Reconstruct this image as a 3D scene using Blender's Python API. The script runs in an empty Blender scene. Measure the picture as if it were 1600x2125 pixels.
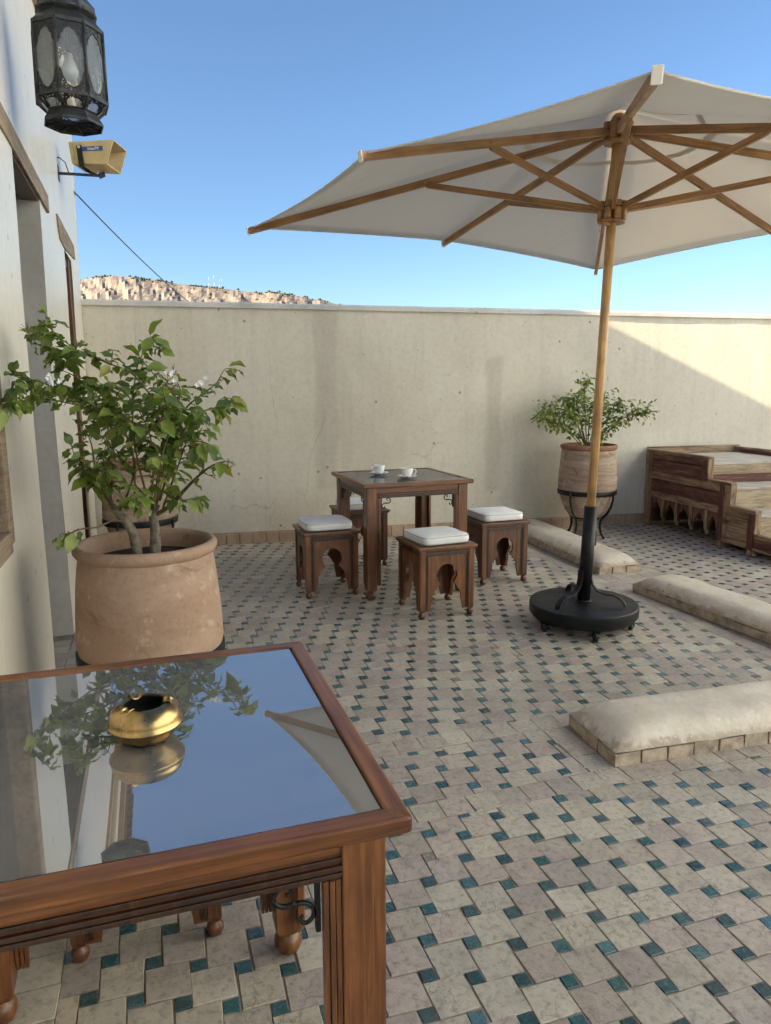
import bpy, bmesh, math, random
from mathutils import Vector, Matrix, noise
random.seed(7)
S = bpy.context.scene
COL = S.collection
R = math.radians
PI = math.pi

# ------------------------------------------------------------------ camera
F_PX, PITCH, YAW, ROLL, CAM_H = 1504.6, .1705, .3123, -.0037, 1.36
cam = bpy.data.objects.new('camera', bpy.data.cameras.new('camera'))
COL.objects.link(cam); S.camera = cam
cam.data.sensor_fit = 'HORIZONTAL'; cam.data.sensor_width = 36
cam.data.lens = 36 * F_PX / 1600
cam.data.clip_start = .02; cam.data.clip_end = 20000
fw = Vector((math.sin(YAW)*math.cos(PITCH), math.cos(YAW)*math.cos(PITCH), -math.sin(PITCH)))
r0 = Vector((math.cos(YAW), -math.sin(YAW), 0)); u0 = r0.cross(fw)
rt = r0*math.cos(ROLL) + u0*math.sin(ROLL); up = -r0*math.sin(ROLL) + u0*math.cos(ROLL)
m = Matrix((rt, up, -fw)).transposed().to_4x4(); m.translation = (0, 0, CAM_H)
cam.matrix_world = m

# ------------------------------------------------------------------ sky, sun, exposure
SUN_AZ, SUN_EL = R(-95.2), math.atan(.425*math.cos(R(5.2)))     # from +Y clockwise
w = bpy.data.worlds.new('World'); S.world = w; w.use_nodes = True
nt = w.node_tree; sk = nt.nodes.new('ShaderNodeTexSky')
sk.sky_type = 'NISHITA'; sk.sun_disc = False
sk.sun_elevation = SUN_EL; sk.sun_rotation = SUN_AZ % (2*PI)
sk.air_density = 1.0; sk.dust_density = .3; sk.ozone_density = 4.4; sk.altitude = 0
nt.links.new(sk.outputs[0], nt.nodes['Background'].inputs[0])
nt.nodes['Background'].inputs[1].default_value = .057
sun = bpy.data.objects.new('sun', bpy.data.lights.new('sun', 'SUN')); COL.objects.link(sun)
sun.data.energy = 5.0; sun.data.angle = R(.53); sun.data.color = (1.0, .82, .56)
sdir = Vector((math.sin(SUN_AZ)*math.cos(SUN_EL), math.cos(SUN_AZ)*math.cos(SUN_EL), math.sin(SUN_EL)))
sun.rotation_euler = sdir.to_track_quat('Z', 'Y').to_euler(); sun.location = sdir*30
S.view_settings.view_transform = 'Standard'; S.view_settings.look = 'None'
S.view_settings.exposure = 1.97; S.view_settings.gamma = 1; S.view_settings.use_curve_mapping = False
S.cycles.max_bounces = 10; S.cycles.diffuse_bounces = 6; S.cycles.transparent_max_bounces = 16
S.cycles.caustics_reflective = False; S.cycles.caustics_refractive = False
S.cycles.use_denoising = True

# ------------------------------------------------------------------ helpers
def tag(o, label=None, cat=None, group=None, kind=None):
    if label: o['label'] = label
    if cat: o['category'] = cat
    if group: o['group'] = group
    if kind: o['kind'] = kind
    return o
def empty(name, loc=(0, 0, 0), rz=0, label=None, cat=None, group=None):
    o = bpy.data.objects.new(name, None); COL.objects.link(o)
    o.empty_display_size = .05; o.location = loc; o.rotation_euler = (0, 0, rz)
    return tag(o, label, cat, group)
def children_of(o): return [c for c in bpy.data.objects if c.parent == o]
def copy_tree(o, parent=None):
    c = o.copy(); COL.objects.link(c)
    if parent: c.parent = parent
    for ch in children_of(o): copy_tree(ch, c)
    return c

class MB:
    def __init__(s): s.v = []; s.f = []; s.sm = []
    def add(s, vs, fs, smooth=False):
        n = len(s.v); s.v += [tuple(p) for p in vs]
        s.f += [tuple(i+n for i in f) for f in fs]; s.sm += [smooth]*len(fs); return s
    def box(s, x0, x1, y0, y1, z0, z1, M=None):
        vs = [Vector(p) for p in ((x0,y0,z0),(x1,y0,z0),(x1,y1,z0),(x0,y1,z0),(x0,y0,z1),(x1,y0,z1),(x1,y1,z1),(x0,y1,z1))]
        if M: vs = [M @ p for p in vs]
        return s.add(vs, [(0,3,2,1),(4,5,6,7),(0,1,5,4),(1,2,6,5),(2,3,7,6),(3,0,4,7)])
    def prism(s, poly, a, b, fn, smooth=False):
        """poly 2-D, extruded from a to b; fn(u, v, t) -> 3-D"""
        n = len(poly)
        vs = [fn(u, v, a) for u, v in poly] + [fn(u, v, b) for u, v in poly]
        s.add(vs, [tuple(range(n))[::-1], tuple(range(n, 2*n))])
        n0 = len(s.v) - 2*n
        for i in range(n):
            j = (i+1) % n
            s.f.append((n0+i, n0+j, n0+n+j, n0+n+i)); s.sm.append(smooth)
        return s
    def lathe(s, prof, n=32, c=(0, 0, 0), smooth=True, caps=True, wob=None, a0=0):
        vs = []
        for r, z in prof:
            for k in range(n):
                a = a0 + 2*PI*k/n; rr = r*(1+(wob(a, z) if wob else 0))
                vs.append((c[0]+rr*math.cos(a), c[1]+rr*math.sin(a), c[2]+z))
        fs = []
        for i in range(len(prof)-1):
            for k in range(n):
                k2 = (k+1) % n; fs.append((i*n+k, i*n+k2, (i+1)*n+k2, (i+1)*n+k))
        s.add(vs, fs, smooth)
        if caps:
            n0 = len(s.v)-len(vs)
            if prof[0][0] > 1e-4: s.f.append(tuple(n0+k for k in range(n))[::-1]); s.sm.append(False)
            if prof[-1][0] > 1e-4: s.f.append(tuple(n0+(len(prof)-1)*n+k for k in range(n))); s.sm.append(False)
        return s
    def tube(s, pts, r, n=8, closed=False, smooth=True, prof=None):
        """round tube, or (prof = list of 2-D points) a swept profile"""
        pts = [Vector(p) for p in pts]; N = len(pts); rr = r if isinstance(r, (list, tuple)) else [r]*N
        t0 = None; nrm = None; vs = []
        for i, p in enumerate(pts):
            a = pts[i-1] if (i > 0 or closed) else p; b = pts[(i+1) % N] if (i < N-1 or closed) else p
            t = (b-a).normalized() if (b-a).length > 1e-9 else Vector((0, 0, 1))
            if nrm is None:
                nrm = Vector((0, 0, 1)) if abs(t.z) < .9 else Vector((1, 0, 0))
            nrm = (nrm - t*nrm.dot(t)); nrm = nrm.normalized() if nrm.length > 1e-6 else t.orthogonal().normalized()
            bn = t.cross(nrm)
            pr = prof or [(math.cos(2*PI*k/n), math.sin(2*PI*k/n)) for k in range(n)]
            for u, v in pr: vs.append(p + bn*(u*rr[i]) + nrm*(v*rr[i]))
        n = len(prof) if prof else n
        fs = []
        for i in range(N if closed else N-1):
            i2 = (i+1) % N
            for k in range(n):
                k2 = (k+1) % n; fs.append((i*n+k, i*n+k2, i2*n+k2, i2*n+k))
        if not closed: fs += [tuple(range(n))[::-1], tuple((N-1)*n+k for k in range(n))]
        return s.add(vs, fs, smooth and not prof)
    def bar(s, a, b, wd, ht, upv=(0, 0, 1)):
        """rectangular bar from a to b: width wd across, height ht along upv"""
        a = Vector(a); b = Vector(b); t = (b-a).normalized(); uu = Vector(upv); uu = (uu-t*uu.dot(t)).normalized(); sd = t.cross(uu)
        vs = [p+sd*(i*wd/2)+uu*(j*ht/2) for p in (a, b) for i, j in ((-1,-1),(1,-1),(1,1),(-1,1))]
        return s.add(vs, [(0,1,2,3),(7,6,5,4),(0,4,5,1),(1,5,6,2),(2,6,7,3),(3,7,4,0)])
    def mesh(s, name):
        me = bpy.data.meshes.new(name); me.from_pydata(s.v, [], s.f)
        me.polygons.foreach_set('use_smooth', s.sm); me.update()
        bm = bmesh.new(); bm.from_mesh(me); bmesh.ops.recalc_face_normals(bm, faces=bm.faces); bm.to_mesh(me); bm.free()
        return me
    def build(s, name, mat, parent=None, bevel=0, seg=2, loc=None):
        me = s.mesh(name); me.materials.append(mat)
        o = bpy.data.objects.new(name, me); COL.objects.link(o)
        if parent: o.parent = parent
        if loc: o.location = loc
        if bevel:
            b = o.modifiers.new('bevel', 'BEVEL'); b.width = bevel; b.segments = seg; b.limit_method = 'ANGLE'; b.angle_limit = R(40)
        return o

# ------------------------------------------------------------------ materials
def material(name):
    mt = bpy.data.materials.new(name); mt.use_nodes = True
    t = mt.node_tree; b = t.nodes['Principled BSDF']
    return mt, t, b
def N(t, kind, **kw):
    n = t.nodes.new('ShaderNode'+kind)
    for k, v in kw.items():
        if k.startswith('i_'): n.inputs[k[2:].replace('_', ' ')].default_value = v
        else: setattr(n, k, v)
    return n
def coords(t, space='Object', scale=(1, 1, 1)):
    mp = N(t, 'Mapping'); mp.inputs['Scale'].default_value = scale
    if space == 'World':
        g = N(t, 'NewGeometry'); t.links.new(g.outputs['Position'], mp.inputs['Vector'])
    else:
        g = N(t, 'TexCoord'); t.links.new(g.outputs[space], mp.inputs['Vector'])
    return mp.outputs[0]
def nz(t, co, scale, detail=6, rough=.6, dist=0):
    n = N(t, 'TexNoise'); n.inputs['Scale'].default_value = scale; n.inputs['Detail'].default_value = detail
    n.inputs['Roughness'].default_value = rough; n.inputs['Distortion'].default_value = dist
    t.links.new(co, n.inputs['Vector']); return n.outputs['Fac']
def ramp(t, fac, stops):
    r = N(t, 'ValToRGB'); e = r.color_ramp.elements
    while len(e) < len(stops): e.new(.5)
    for el, (p, c) in zip(e, stops): el.position = p; el.color = (*c, 1) if len(c) == 3 else c
    t.links.new(fac, r.inputs[0]); return r.outputs[0]
def mix(t, fac, a, b, mode='MIX'):
    n = N(t, 'Mix', data_type='RGBA', blend_type=mode)
    for sock, val in ((n.inputs[0], fac), (n.inputs[6], a), (n.inputs[7], b)):
        if hasattr(val, 'is_linked'): t.links.new(val, sock)
        else: sock.default_value = val if not isinstance(val, tuple) else ((*val, 1) if len(val) == 3 else val)
    return n.outputs[2]
def g(v): return (v, v, v)
def bump(t, b, h, strength=.3, dist=.01):
    n = N(t, 'Bump'); n.inputs['Strength'].default_value = strength; n.inputs['Distance'].default_value = dist
    t.links.new(h, n.inputs['Height']); t.links.new(n.outputs[0], b.inputs['Normal'])
def plaster(name, base, dark, light, rough=.75, spec=.3, streak=True, bumps=.25, extra=None):
    mt, t, b = material(name); co = coords(t, 'World')
    big = nz(t, co, .9, 8, .6, .4); c = ramp(t, big, [(.3, dark), (.5, base), (.72, light)])
    if streak:
        cs = coords(t, 'World', (7, 7, .55)); sf = nz(t, cs, 1.6, 6, .6)
        c = mix(t, .55, c, ramp(t, sf, [(.30, g(.86)), (.5, g(1)), (.75, g(1.0))]), 'MULTIPLY')
    fine = nz(t, co, 26, 8, .65); c = mix(t, .35, c, ramp(t, fine, [(.3, g(.72)), (.55, g(1)), (.8, g(1.05))]), 'MULTIPLY')
    # small pits
    vo = N(t, 'TexVoronoi'); vo.inputs['Scale'].default_value = 5.5; vo.inputs['Randomness'].default_value = 1
    t.links.new(co, vo.inputs['Vector'])
    pit = ramp(t, vo.outputs['Distance'], [(.045, g(.35)), (.085, g(1))]); c = mix(t, .8, c, pit, 'MULTIPLY')
    v2 = N(t, 'TexVoronoi'); v2.inputs['Scale'].default_value = 15; t.links.new(co, v2.inputs['Vector'])
    pm = mix(t, ramp(t, nz(t, co, 2.2, 3, .5), [(.5, g(0)), (.58, g(1))]), g(1.), ramp(t, v2.outputs['Distance'], [(.06, g(.5)), (.13, g(1))]))
    c = mix(t, .8, c, pm, 'MULTIPLY')
    if extra: c = extra(t, c, co)
    t.links.new(c, b.inputs['Base Color'])
    b.inputs['Roughness'].default_value = rough; b.inputs['Specular IOR Level'].default_value = spec
    hb = mix(t, .5, nz(t, co, 7, 10, .65), pit, 'MULTIPLY')
    bump(t, b, hb, bumps, .012)
    return mt
def wood(name, axis, c1, c2, c3, rough=.38, grain=1.0, coat=.25, bumps=.12):
    mt, t, b = material(name); sc = [46*grain]*3; sc['xyz'.index(axis)] = 2.6*grain
    oi = N(t, 'ObjectInfo'); ad = N(t, 'VectorMath', operation='ADD'); ml = N(t, 'VectorMath', operation='SCALE')
    tc = N(t, 'TexCoord'); t.links.new(oi.outputs['Random'], ml.inputs[3]); ml.inputs[0].default_value = (3.7, 5.1, 4.3)
    t.links.new(tc.outputs['Object'], ad.inputs[0]); t.links.new(ml.outputs[0], ad.inputs[1])
    mp = N(t, 'Mapping'); mp.inputs['Scale'].default_value = sc; t.links.new(ad.outputs[0], mp.inputs['Vector']); co = mp.outputs[0]
    f1 = nz(t, co, 1.0, 8, .6, .8); col = ramp(t, f1, [(.3, c1), (.52, c2), (.75, c3)])
    sc2 = [210*grain]*3; sc2['xyz'.index(axis)] = 6*grain
    mp2 = N(t, 'Mapping'); mp2.inputs['Scale'].default_value = sc2; t.links.new(ad.outputs[0], mp2.inputs['Vector'])
    f2 = nz(t, mp2.outputs[0], 1.0, 4, .6); col = mix(t, .5, col, ramp(t, f2, [(.36, g(.42)), (.54, g(1)), (.8, g(1.1))]), 'MULTIPLY')
    f3 = nz(t, ad.outputs[0], 6, 6, .6); col = mix(t, .6, col, ramp(t, f3, [(.32, g(.45)), (.52, g(.95)), (.8, g(1.2))]), 'MULTIPLY')
    f6 = nz(t, ad.outputs[0], 15, 9, .75, 1.0); col = mix(t, ramp(t, f6, [(.62, g(0)), (.70, g(.65))]), col, tuple(v*.3 for v in c1))
    f7 = nz(t, mp2.outputs[0], .6, 6, .7); col = mix(t, ramp(t, f7, [(.60, g(0)), (.72, g(.35))]), col, tuple(min(1, v*1.5) for v in c3))
    t.links.new(col, b.inputs['Base Color']); b.inputs['Roughness'].default_value = rough
    b.inputs['Coat Weight'].default_value = coat; b.inputs['Coat Roughness'].default_value = .3
    bump(t, b, f2, bumps, .003)
    return mt
def plain(name, col, rough=.5, metal=0, var=.25, scale=14, spec=.5, bumps=0, space='Object'):
    mt, t, b = material(name); co = coords(t, space)
    f = nz(t, co, scale, 7, .62); c2 = tuple(x*(1-var) for x in col); c3 = tuple(min(1, x*(1+var)) for x in col)
    t.links.new(ramp(t, f, [(.3, c2), (.5, col), (.72, c3)]), b.inputs['Base Color'])
    b.inputs['Metallic'].default_value = metal; b.inputs['Specular IOR Level'].default_value = spec
    f4 = nz(t, co, scale*2.3, 5, .6); rr = N(t, 'MapRange'); t.links.new(f4, rr.inputs[0])
    rr.inputs[3].default_value = rough*.8; rr.inputs[4].default_value = min(1, rough*1.25); t.links.new(rr.outputs[0], b.inputs['Roughness'])
    if bumps: bump(t, b, f4, bumps, .004)
    return mt
def thin_glass(name, tint=(1, 1, 1), ior=1.5, dirt=0.0, rough=0.0, dcol=(.62, .62, .6)):
    mt, t, b = material(name); t.nodes.remove(b); out = t.nodes['Material Output']
    tr = N(t, 'BsdfTransparent'); tr.inputs[0].default_value = (*tint, 1)
    gl = N(t, 'BsdfGlossy'); gl.inputs['Roughness'].default_value = rough
    fr = N(t, 'Fresnel'); fr.inputs[0].default_value = ior
    mx = N(t, 'MixShader'); t.links.new(fr.outputs[0], mx.inputs[0]); t.links.new(tr.outputs[0], mx.inputs[1]); t.links.new(gl.outputs[0], mx.inputs[2])
    last = mx
    if dirt:
        df = N(t, 'BsdfDiffuse'); df.inputs[0].default_value = (*dcol, 1); co = coords(t, 'Object', (1, 3.5, 1))
        m2 = N(t, 'MixShader'); t.links.new(ramp(t, nz(t, co, 5, 9, .7, .6), [(.3, g(dirt*.65)), (.7, g(dirt))]), m2.inputs[0])
        t.links.new(mx.outputs[0], m2.inputs[1]); t.links.new(df.outputs[0], m2.inputs[2]); last = m2
    t.links.new(last.outputs[0], out.inputs[0]); return mt

M = {}
def wall_marks(t, c, co):
    sep = N(t, 'SeparateXYZ'); t.links.new(co, sep.inputs[0])
    wob = nz(t, co, 3.5, 6, .6)
    def band(lo, hi, zlo, zhi, soft=.02):
        acc = None
        for src, a, sgn in ((sep.outputs[0], lo, 1), (sep.outputs[0], hi, -1), (sep.outputs[2], zlo, 1), (sep.outputs[2], zhi, -1)):
            ad = N(t, 'Math', operation='MULTIPLY_ADD'); t.links.new(wob, ad.inputs[0]); ad.inputs[1].default_value = .12; t.links.new(src, ad.inputs[2])
            mr = N(t, 'MapRange'); t.links.new(ad.outputs[0], mr.inputs[0])
            mr.inputs[1].default_value = a+.06-soft*sgn; mr.inputs[2].default_value = a+.06+soft*sgn
            if acc is None: acc = mr.outputs[0]
            else:
                mm = N(t, 'Math', operation='MULTIPLY'); t.links.new(acc, mm.inputs[0]); t.links.new(mr.outputs[0], mm.inputs[1]); acc = mm.outputs[0]
        return acc
    for q, col in ((band(1.39, 1.59, .45, 2.1), (.86, .85, .86)), (band(2.98, 3.13, .38, 1.62), (.85, .84, .84)), (band(3.9, 4.12, .9, 1.9, .05), (.93, .93, .94))):
        c = mix(t, q, c, mix(t, 1.0, c, col, 'MULTIPLY'))
    # dirt at the foot
    mr = N(t, 'MapRange'); t.links.new(sep.outputs[2], mr.inputs[0]); mr.inputs[1].default_value = .05; mr.inputs[2].default_value = .5
    c = mix(t, mix(t, 1.0, ramp(t, mr.outputs[0], [(0, g(.5)), (1, g(0))]), ramp(t, wob, [(.35, g(0)), (.6, g(1))]), 'MULTIPLY'), c, mix(t, 1., c, (.85, .76, .66), 'MULTIPLY'))
    # hairline cracks
    cc = coords(t, 'World', (1, 1, .45)); dn = N(t, 'TexNoise'); dn.inputs['Scale'].default_value = 4; dn.inputs['Detail'].default_value = 6; t.links.new(cc, dn.inputs['Vector'])
    dd = mix(t, .16, cc, dn.outputs['Color'])
    vo = N(t, 'TexVoronoi', feature='DISTANCE_TO_EDGE'); vo.inputs['Scale'].default_value = 1.15; t.links.new(dd, vo.inputs['Vector'])
    crack = ramp(t, vo.outputs['Distance'], [(.0008, g(.72)), (.003, g(1))]); msk = ramp(t, nz(t, co, 1.1, 3, .5), [(.52, g(0)), (.6, g(1))])
    return mix(t, msk, c, mix(t, 1., c, crack, 'MULTIPLY'))
M['back_wall'] = plaster('aged_cream_plaster', (.61, .565, .475), (.55, .50, .415), (.66, .62, .54), .8, .25, True, .3, wall_marks)
M['left_wall'] = plaster('polished_cream_plaster', (.64, .59, .50), (.58, .53, .44), (.69, .64, .55), .34, .5, True, .12)
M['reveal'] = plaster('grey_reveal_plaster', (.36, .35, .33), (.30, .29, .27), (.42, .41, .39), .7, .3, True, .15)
M['coping'] = plaster('grey_coping_plaster', (.58, .57, .55), (.42, .41, .40), (.68, .67, .66), .8, .2, False, .5)
M['sun_wall'] = plaster('pale_lime_washed_plaster', (.69, .81, .94), (.65, .77, .90), (.71, .83, .95), .8, .2)  # bluish tint cools the sunlight bounced by the added house front
def stucco_marks(t, c, co):
    sp = N(t, 'SeparateXYZ'); t.links.new(co, sp.inputs[0]); fz = nz(t, co, 13, 8, .7, 1.0)
    ml = N(t, 'Math', operation='MULTIPLY_ADD'); t.links.new(fz, ml.inputs[0]); ml.inputs[1].default_value = -.125; t.links.new(sp.outputs[2], ml.inputs[2])
    c = mix(t, ramp(t, ml.outputs[0], [(.0, g(.85)), (.018, g(0))]), c, (.33, .25, .165))
    f = nz(t, co, 4.5, 9, .7, 1.2); c = mix(t, ramp(t, f, [(.36, g(.5)), (.54, g(0))]), c, (.46, .38, .28))
    f = nz(t, co, 9, 9, .75, 1.0); c = mix(t, ramp(t, f, [(.58, g(0)), (.68, g(.5))]), c, (.74, .71, .66))
    f = nz(t, co, 21, 8, .75, 1.5); return mix(t, ramp(t, f, [(.64, g(0)), (.72, g(.45))]), c, (.30, .24, .18))
M['stucco'] = plaster('worn_lime_stucco', (.62, .55, .45), (.46, .38, .29), (.72, .67, .60), .45, .5, False, .9, stucco_marks)
M['ledge_brick'] = plain('ledge_edge_brick', (.40, .325, .245), .85, 0, .45, 17, .2, 1.0, 'World')
M['skirting'] = plain('skirting_clay_tile', (.38, .27, .19), .8, 0, .3, 8, .2, .5, 'World')
M['grout'] = plain('floor_grout', (.25, .215, .18), .95, 0, .35, 20, .1, .6, 'World')
M['outer_floor'] = plain('plain_clay_paving', (.36, .31, .26), .8, 0, .25, 6, .2, .3, 'World')
def tile_mat(name, glaze):
    mt, t, b = material(name); co = coords(t, 'World')
    at = N(t, 'Attribute', attribute_name='tint'); c = at.outputs['Color']
    f = nz(t, co, 16, 9, .68, .6); f2 = nz(t, co, 55, 6, .65)
    if glaze:
        c = mix(t, .8, c, ramp(t, f, [(.3, g(.6)), (.55, g(1)), (.75, g(1.35))]), 'MULTIPLY')
        chip = ramp(t, nz(t, co, 38, 8, .75, 1.0), [(.60, g(0)), (.68, g(.85))]); c = mix(t, chip, c, (.27, .235, .19)); c = mix(t, ramp(t, nz(t, co, 3.1, 4, .6), [(.45, g(.05)), (.7, g(.4))]), c, (.17, .18, .17))
        t.links.new(c, b.inputs['Base Color']); b.inputs['Roughness'].default_value = .16
        t.links.new(ramp(t, f2, [(.4, g(.13)), (.75, g(.5))]), b.inputs['Roughness'])
        bump(t, b, f, .25, .004)
    else:
        c = mix(t, .9, c, ramp(t, f, [(.30, g(.66)), (.46, g(.95)), (.58, g(1.03)), (.74, g(1.22))]), 'MULTIPLY')
        c = mix(t, ramp(t, nz(t, co, 7, 7, .65, .8), [(.48, g(0)), (.66, g(.5))]), c, (.47, .415, .32))
        c = mix(t, ramp(t, nz(t, co, 11, 9, .75, 1.5), [(.62, g(0)), (.70, g(.6))]), c, (.22, .18, .15))
        c = mix(t, .65, c, ramp(t, f2, [(.32, g(.45)), (.5, g(1))]), 'MULTIPLY')
        sc1 = N(t, 'TexVoronoi', feature='DISTANCE_TO_EDGE'); sc1.inputs['Scale'].default_value = 17
        dn = N(t, 'TexNoise'); dn.inputs['Scale'].default_value = 30; dn.inputs['Detail'].default_value = 5; t.links.new(co, dn.inputs['Vector'])
        t.links.new(mix(t, .05, co, dn.outputs['Color']), sc1.inputs['Vector'])
        c = mix(t, mix(t, 1., ramp(t, sc1.outputs['Distance'], [(.006, g(.55)), (.02, g(0))]), ramp(t, nz(t, co, 4, 3, .5), [(.52, g(0)), (.6, g(1))]), 'MULTIPLY'), c, (.12, .095, .075))
        c = mix(t, .7, c, ramp(t, nz(t, co, 1.3, 4, .6), [(.3, g(.74)), (.6, g(1.05))]), 'MULTIPLY')
        t.links.new(c, b.inputs['Base Color'])
        t.links.new(ramp(t, f, [(.3, g(.42)), (.7, g(.75))]), b.inputs['Roughness'])
        b.inputs['Specular IOR Level'].default_value = .4
        bump(t, b, mix(t, .5, f, f2), .6, .008)
    return mt
M['clay'] = tile_mat('worn_clay_tile', False); M['glaze'] = tile_mat('glazed_zellige', True)
M['groove'] = wood('dark_waxed_moulding', 'z', (.012, .005, .002), (.035, .012, .005), (.075, .026, .009), .4)  # near-black colour paints in the shaded lines of the grooves
WD = ((.060, .020, .006), (.175, .062, .018), (.29, .118, .037))
for a in 'xyz': M['wood_'+a] = wood('varnished_cedar_'+a, a, *WD)
for a in 'xyz': M['dark_'+a] = wood('dark_walnut_stained_wood_'+a, a, (.042, .014, .005), (.118, .040, .012), (.20, .075, .023), .42)
M['teak'] = wood('umbrella_hardwood', 'x', (.28, .14, .052), (.42, .225, .09), (.54, .31, .135), .5, 1.2, .1)
M['teak_z'] = wood('umbrella_pole_wood', 'z', (.52, .28, .105), (.66, .40, .165), (.72, .47, .22), .42, 1.2, .25)
M['grey_wood'] = wood('weathered_lintel_wood', 'y', (.16, .115, .075), (.26, .19, .125), (.34, .26, .18), .8, 1.0, 0, .5)
M['door_wood'] = wood('dark_door_wood', 'z', (.035, .02, .012), (.075, .042, .022), (.12, .07, .04), .6)
def worn_paint(name, axis, paint, bare, lo=.42, hi=.6):
    mt, t, b = material(name); sc = [22, 22, 22]; sc['xyz'.index(axis)] = 2.6
    co = coords(t, 'Object', sc); f = nz(t, co, 1, 9, .7, .5)
    co2 = coords(t, 'Object', [x*3 for x in sc]); f2 = nz(t, co2, 1, 5, .6)
    bc = ramp(t, f2, [(.3, tuple(x*.55 for x in bare)), (.55, bare), (.8, tuple(min(1, x*1.2) for x in bare))])
    pc = ramp(t, f2, [(.3, tuple(x*.6 for x in paint)), (.7, tuple(x*1.2 for x in paint))])
    c = mix(t, ramp(t, f, [(lo, g(0)), (hi, g(1))]), pc, bc)
    t.links.new(c, b.inputs['Base Color']); b.inputs['Roughness'].default_value = .68; bump(t, b, f2, .4, .004)
    return mt
for a in 'xyz':
    M['bench_'+a] = worn_paint('bench_worn_tan_wood_'+a, a, (.11, .045, .026), (.34, .235, .135), .38, .56)
    M['bred_'+a] = worn_paint('bench_worn_maroon_paint_'+a, a, (.105, .028, .024), (.24, .145, .075), .50, .66)
M['tread'] = worn_paint('pale_scrubbed_step_boards', 'x', (.42, .36, .30), (.56, .51, .45), .4, .6)
M['riser'] = worn_paint('pale_worn_riser_boards', 'x', (.24, .16, .09), (.40, .31, .20), .36, .52)
M['canvas'] = plain('cream_umbrella_canvas', (.84, .81, .75), .9, 0, .05, 2.2, .1)
cv = M['canvas'].node_tree; wv = nz(cv, coords(cv, 'Object', (1, 1, 1)), 3.2, 5, .55, 1.2); bump(cv, cv.nodes['Principled BSDF'], wv, .55, .03)
mt = M['canvas']; t = mt.node_tree; b = t.nodes['Principled BSDF']; tl = N(t, 'BsdfTranslucent'); tl.inputs[0].default_value = (.80, .76, .70, 1)
mx = N(t, 'MixShader'); mx.inputs[0].default_value = .48; t.links.new(b.outputs[0], mx.inputs[1]); t.links.new(tl.outputs[0], mx.inputs[2]); t.links.new(mx.outputs[0], t.nodes['Material Output'].inputs[0])
M['seam'] = plain('canvas_seam_tape', (.80, .77, .70), .9, 0, .08, 6, .1)
M['black_iron'] = plain('black_painted_iron', (.007, .007, .008), .42, 0, .4, 20, .3, .25)
M['lantern_metal'] = plain('aged_black_tin', (.045, .048, .052), .5, .6, .5, 30, .5, .3)
M['steel'] = plain('galvanised_steel', (.45, .45, .45), .4, .9, .2, 30)
M['rubber'] = plain('black_rubber', (.015, .015, .015), .6)
M['brass'] = plain('tarnished_brass', (.36, .25, .11), .28, 1, .45, 22, .5, .03)
M['ash_inside'] = plain('sooty_inside', (.02, .018, .015), .6)  # near-black colour on the bowl's inner wall
M['china'] = plain('white_china', (.80, .80, .79), .12, 0, .02, 4)
M['coffee'] = plain('coffee', (.07, .03, .012), .2)
M['cushion'] = plain('white_canvas_cushion', (.78, .78, .77), .9, 0, .05, 9, .15, .25)
M['piping'] = plain('grey_cushion_piping', (.50, .50, .51), .9, 0, .05)
M['terracotta'] = None
def clay_pot(name, cols, bands):
    mt, t, b = material(name); co = coords(t); cs = coords(t, 'Object', (1.2, 1.2, bands))
    f = nz(t, cs, 1.6, 9, .65, .6); c = ramp(t, f, [(.28, cols[0]), (.5, cols[1]), (.72, cols[2])])
    f2 = nz(t, co, 12, 8, .7); c = mix(t, ramp(t, f2, [(.56, g(0)), (.63, g(.6))]), c, cols[3])
    f5 = nz(t, co, 4.5, 9, .72, .8); c = mix(t, ramp(t, f5, [(.58, g(0)), (.66, g(.7))]), c, tuple(v*.72 for v in cols[0]))
    f3 = nz(t, co, 60, 4, .6); c = mix(t, .5, c, ramp(t, f3, [(.3, g(.7)), (.5, g(1))]), 'MULTIPLY')
    t.links.new(c, b.inputs['Base Color']); b.inputs['Roughness'].default_value = .85; b.inputs['Specular IOR Level'].default_value = .2
    bump(t, b, f3, .3, .004); return mt
M['terracotta'] = clay_pot('big_terracotta', ((.28, .175, .12), (.355, .24, .172), (.41, .295, .22), (.50, .395, .31)), 3)
M['jar'] = clay_pot('banded_grey_clay', ((.20, .125, .085), (.33, .245, .185), (.45, .36, .28), (.52, .46, .39)), 14)
M['jar_rim'] = clay_pot('red_clay_rim', ((.18, .085, .05), (.27, .14, .09), (.33, .18, .12), (.36, .24, .17)), 5)
M['soil'] = plain('dark_soil', (.05, .035, .024), .95, 0, .5, 30, .1, .8)
M['bark'] = plain('grey_shrub_bark', (.20, .17, .135), .9, 0, .55, 40, .1, .8)
M['twig'] = plain('brown_green_twig', (.14, .11, .055), .8, 0, .3, 30, .2)
def leaf_mat(name, c, c2):
    mt, t, b = material(name); co = coords(t); oi = N(t, 'ObjectInfo')
    col = mix(t, oi.outputs['Random'], c, c2); f = nz(t, co, 30, 4, .6)
    col = mix(t, .4, col, ramp(t, f, [(.3, g(.65)), (.6, g(1.15))]), 'MULTIPLY')
    t.links.new(col, b.inputs['Base Color']); b.inputs['Roughness'].default_value = .45
    tl = N(t, 'BsdfTranslucent'); t.links.new(mix(t, 1., col, (1.6, 1.7, .7), 'MULTIPLY'), tl.inputs[0])
    mx = N(t, 'MixShader'); mx.inputs[0].default_value = .3
    t.links.new(b.outputs[0], mx.inputs[1]); t.links.new(tl.outputs[0], mx.inputs[2]); t.links.new(mx.outputs[0], t.nodes['Material Output'].inputs[0]); return mt
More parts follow.
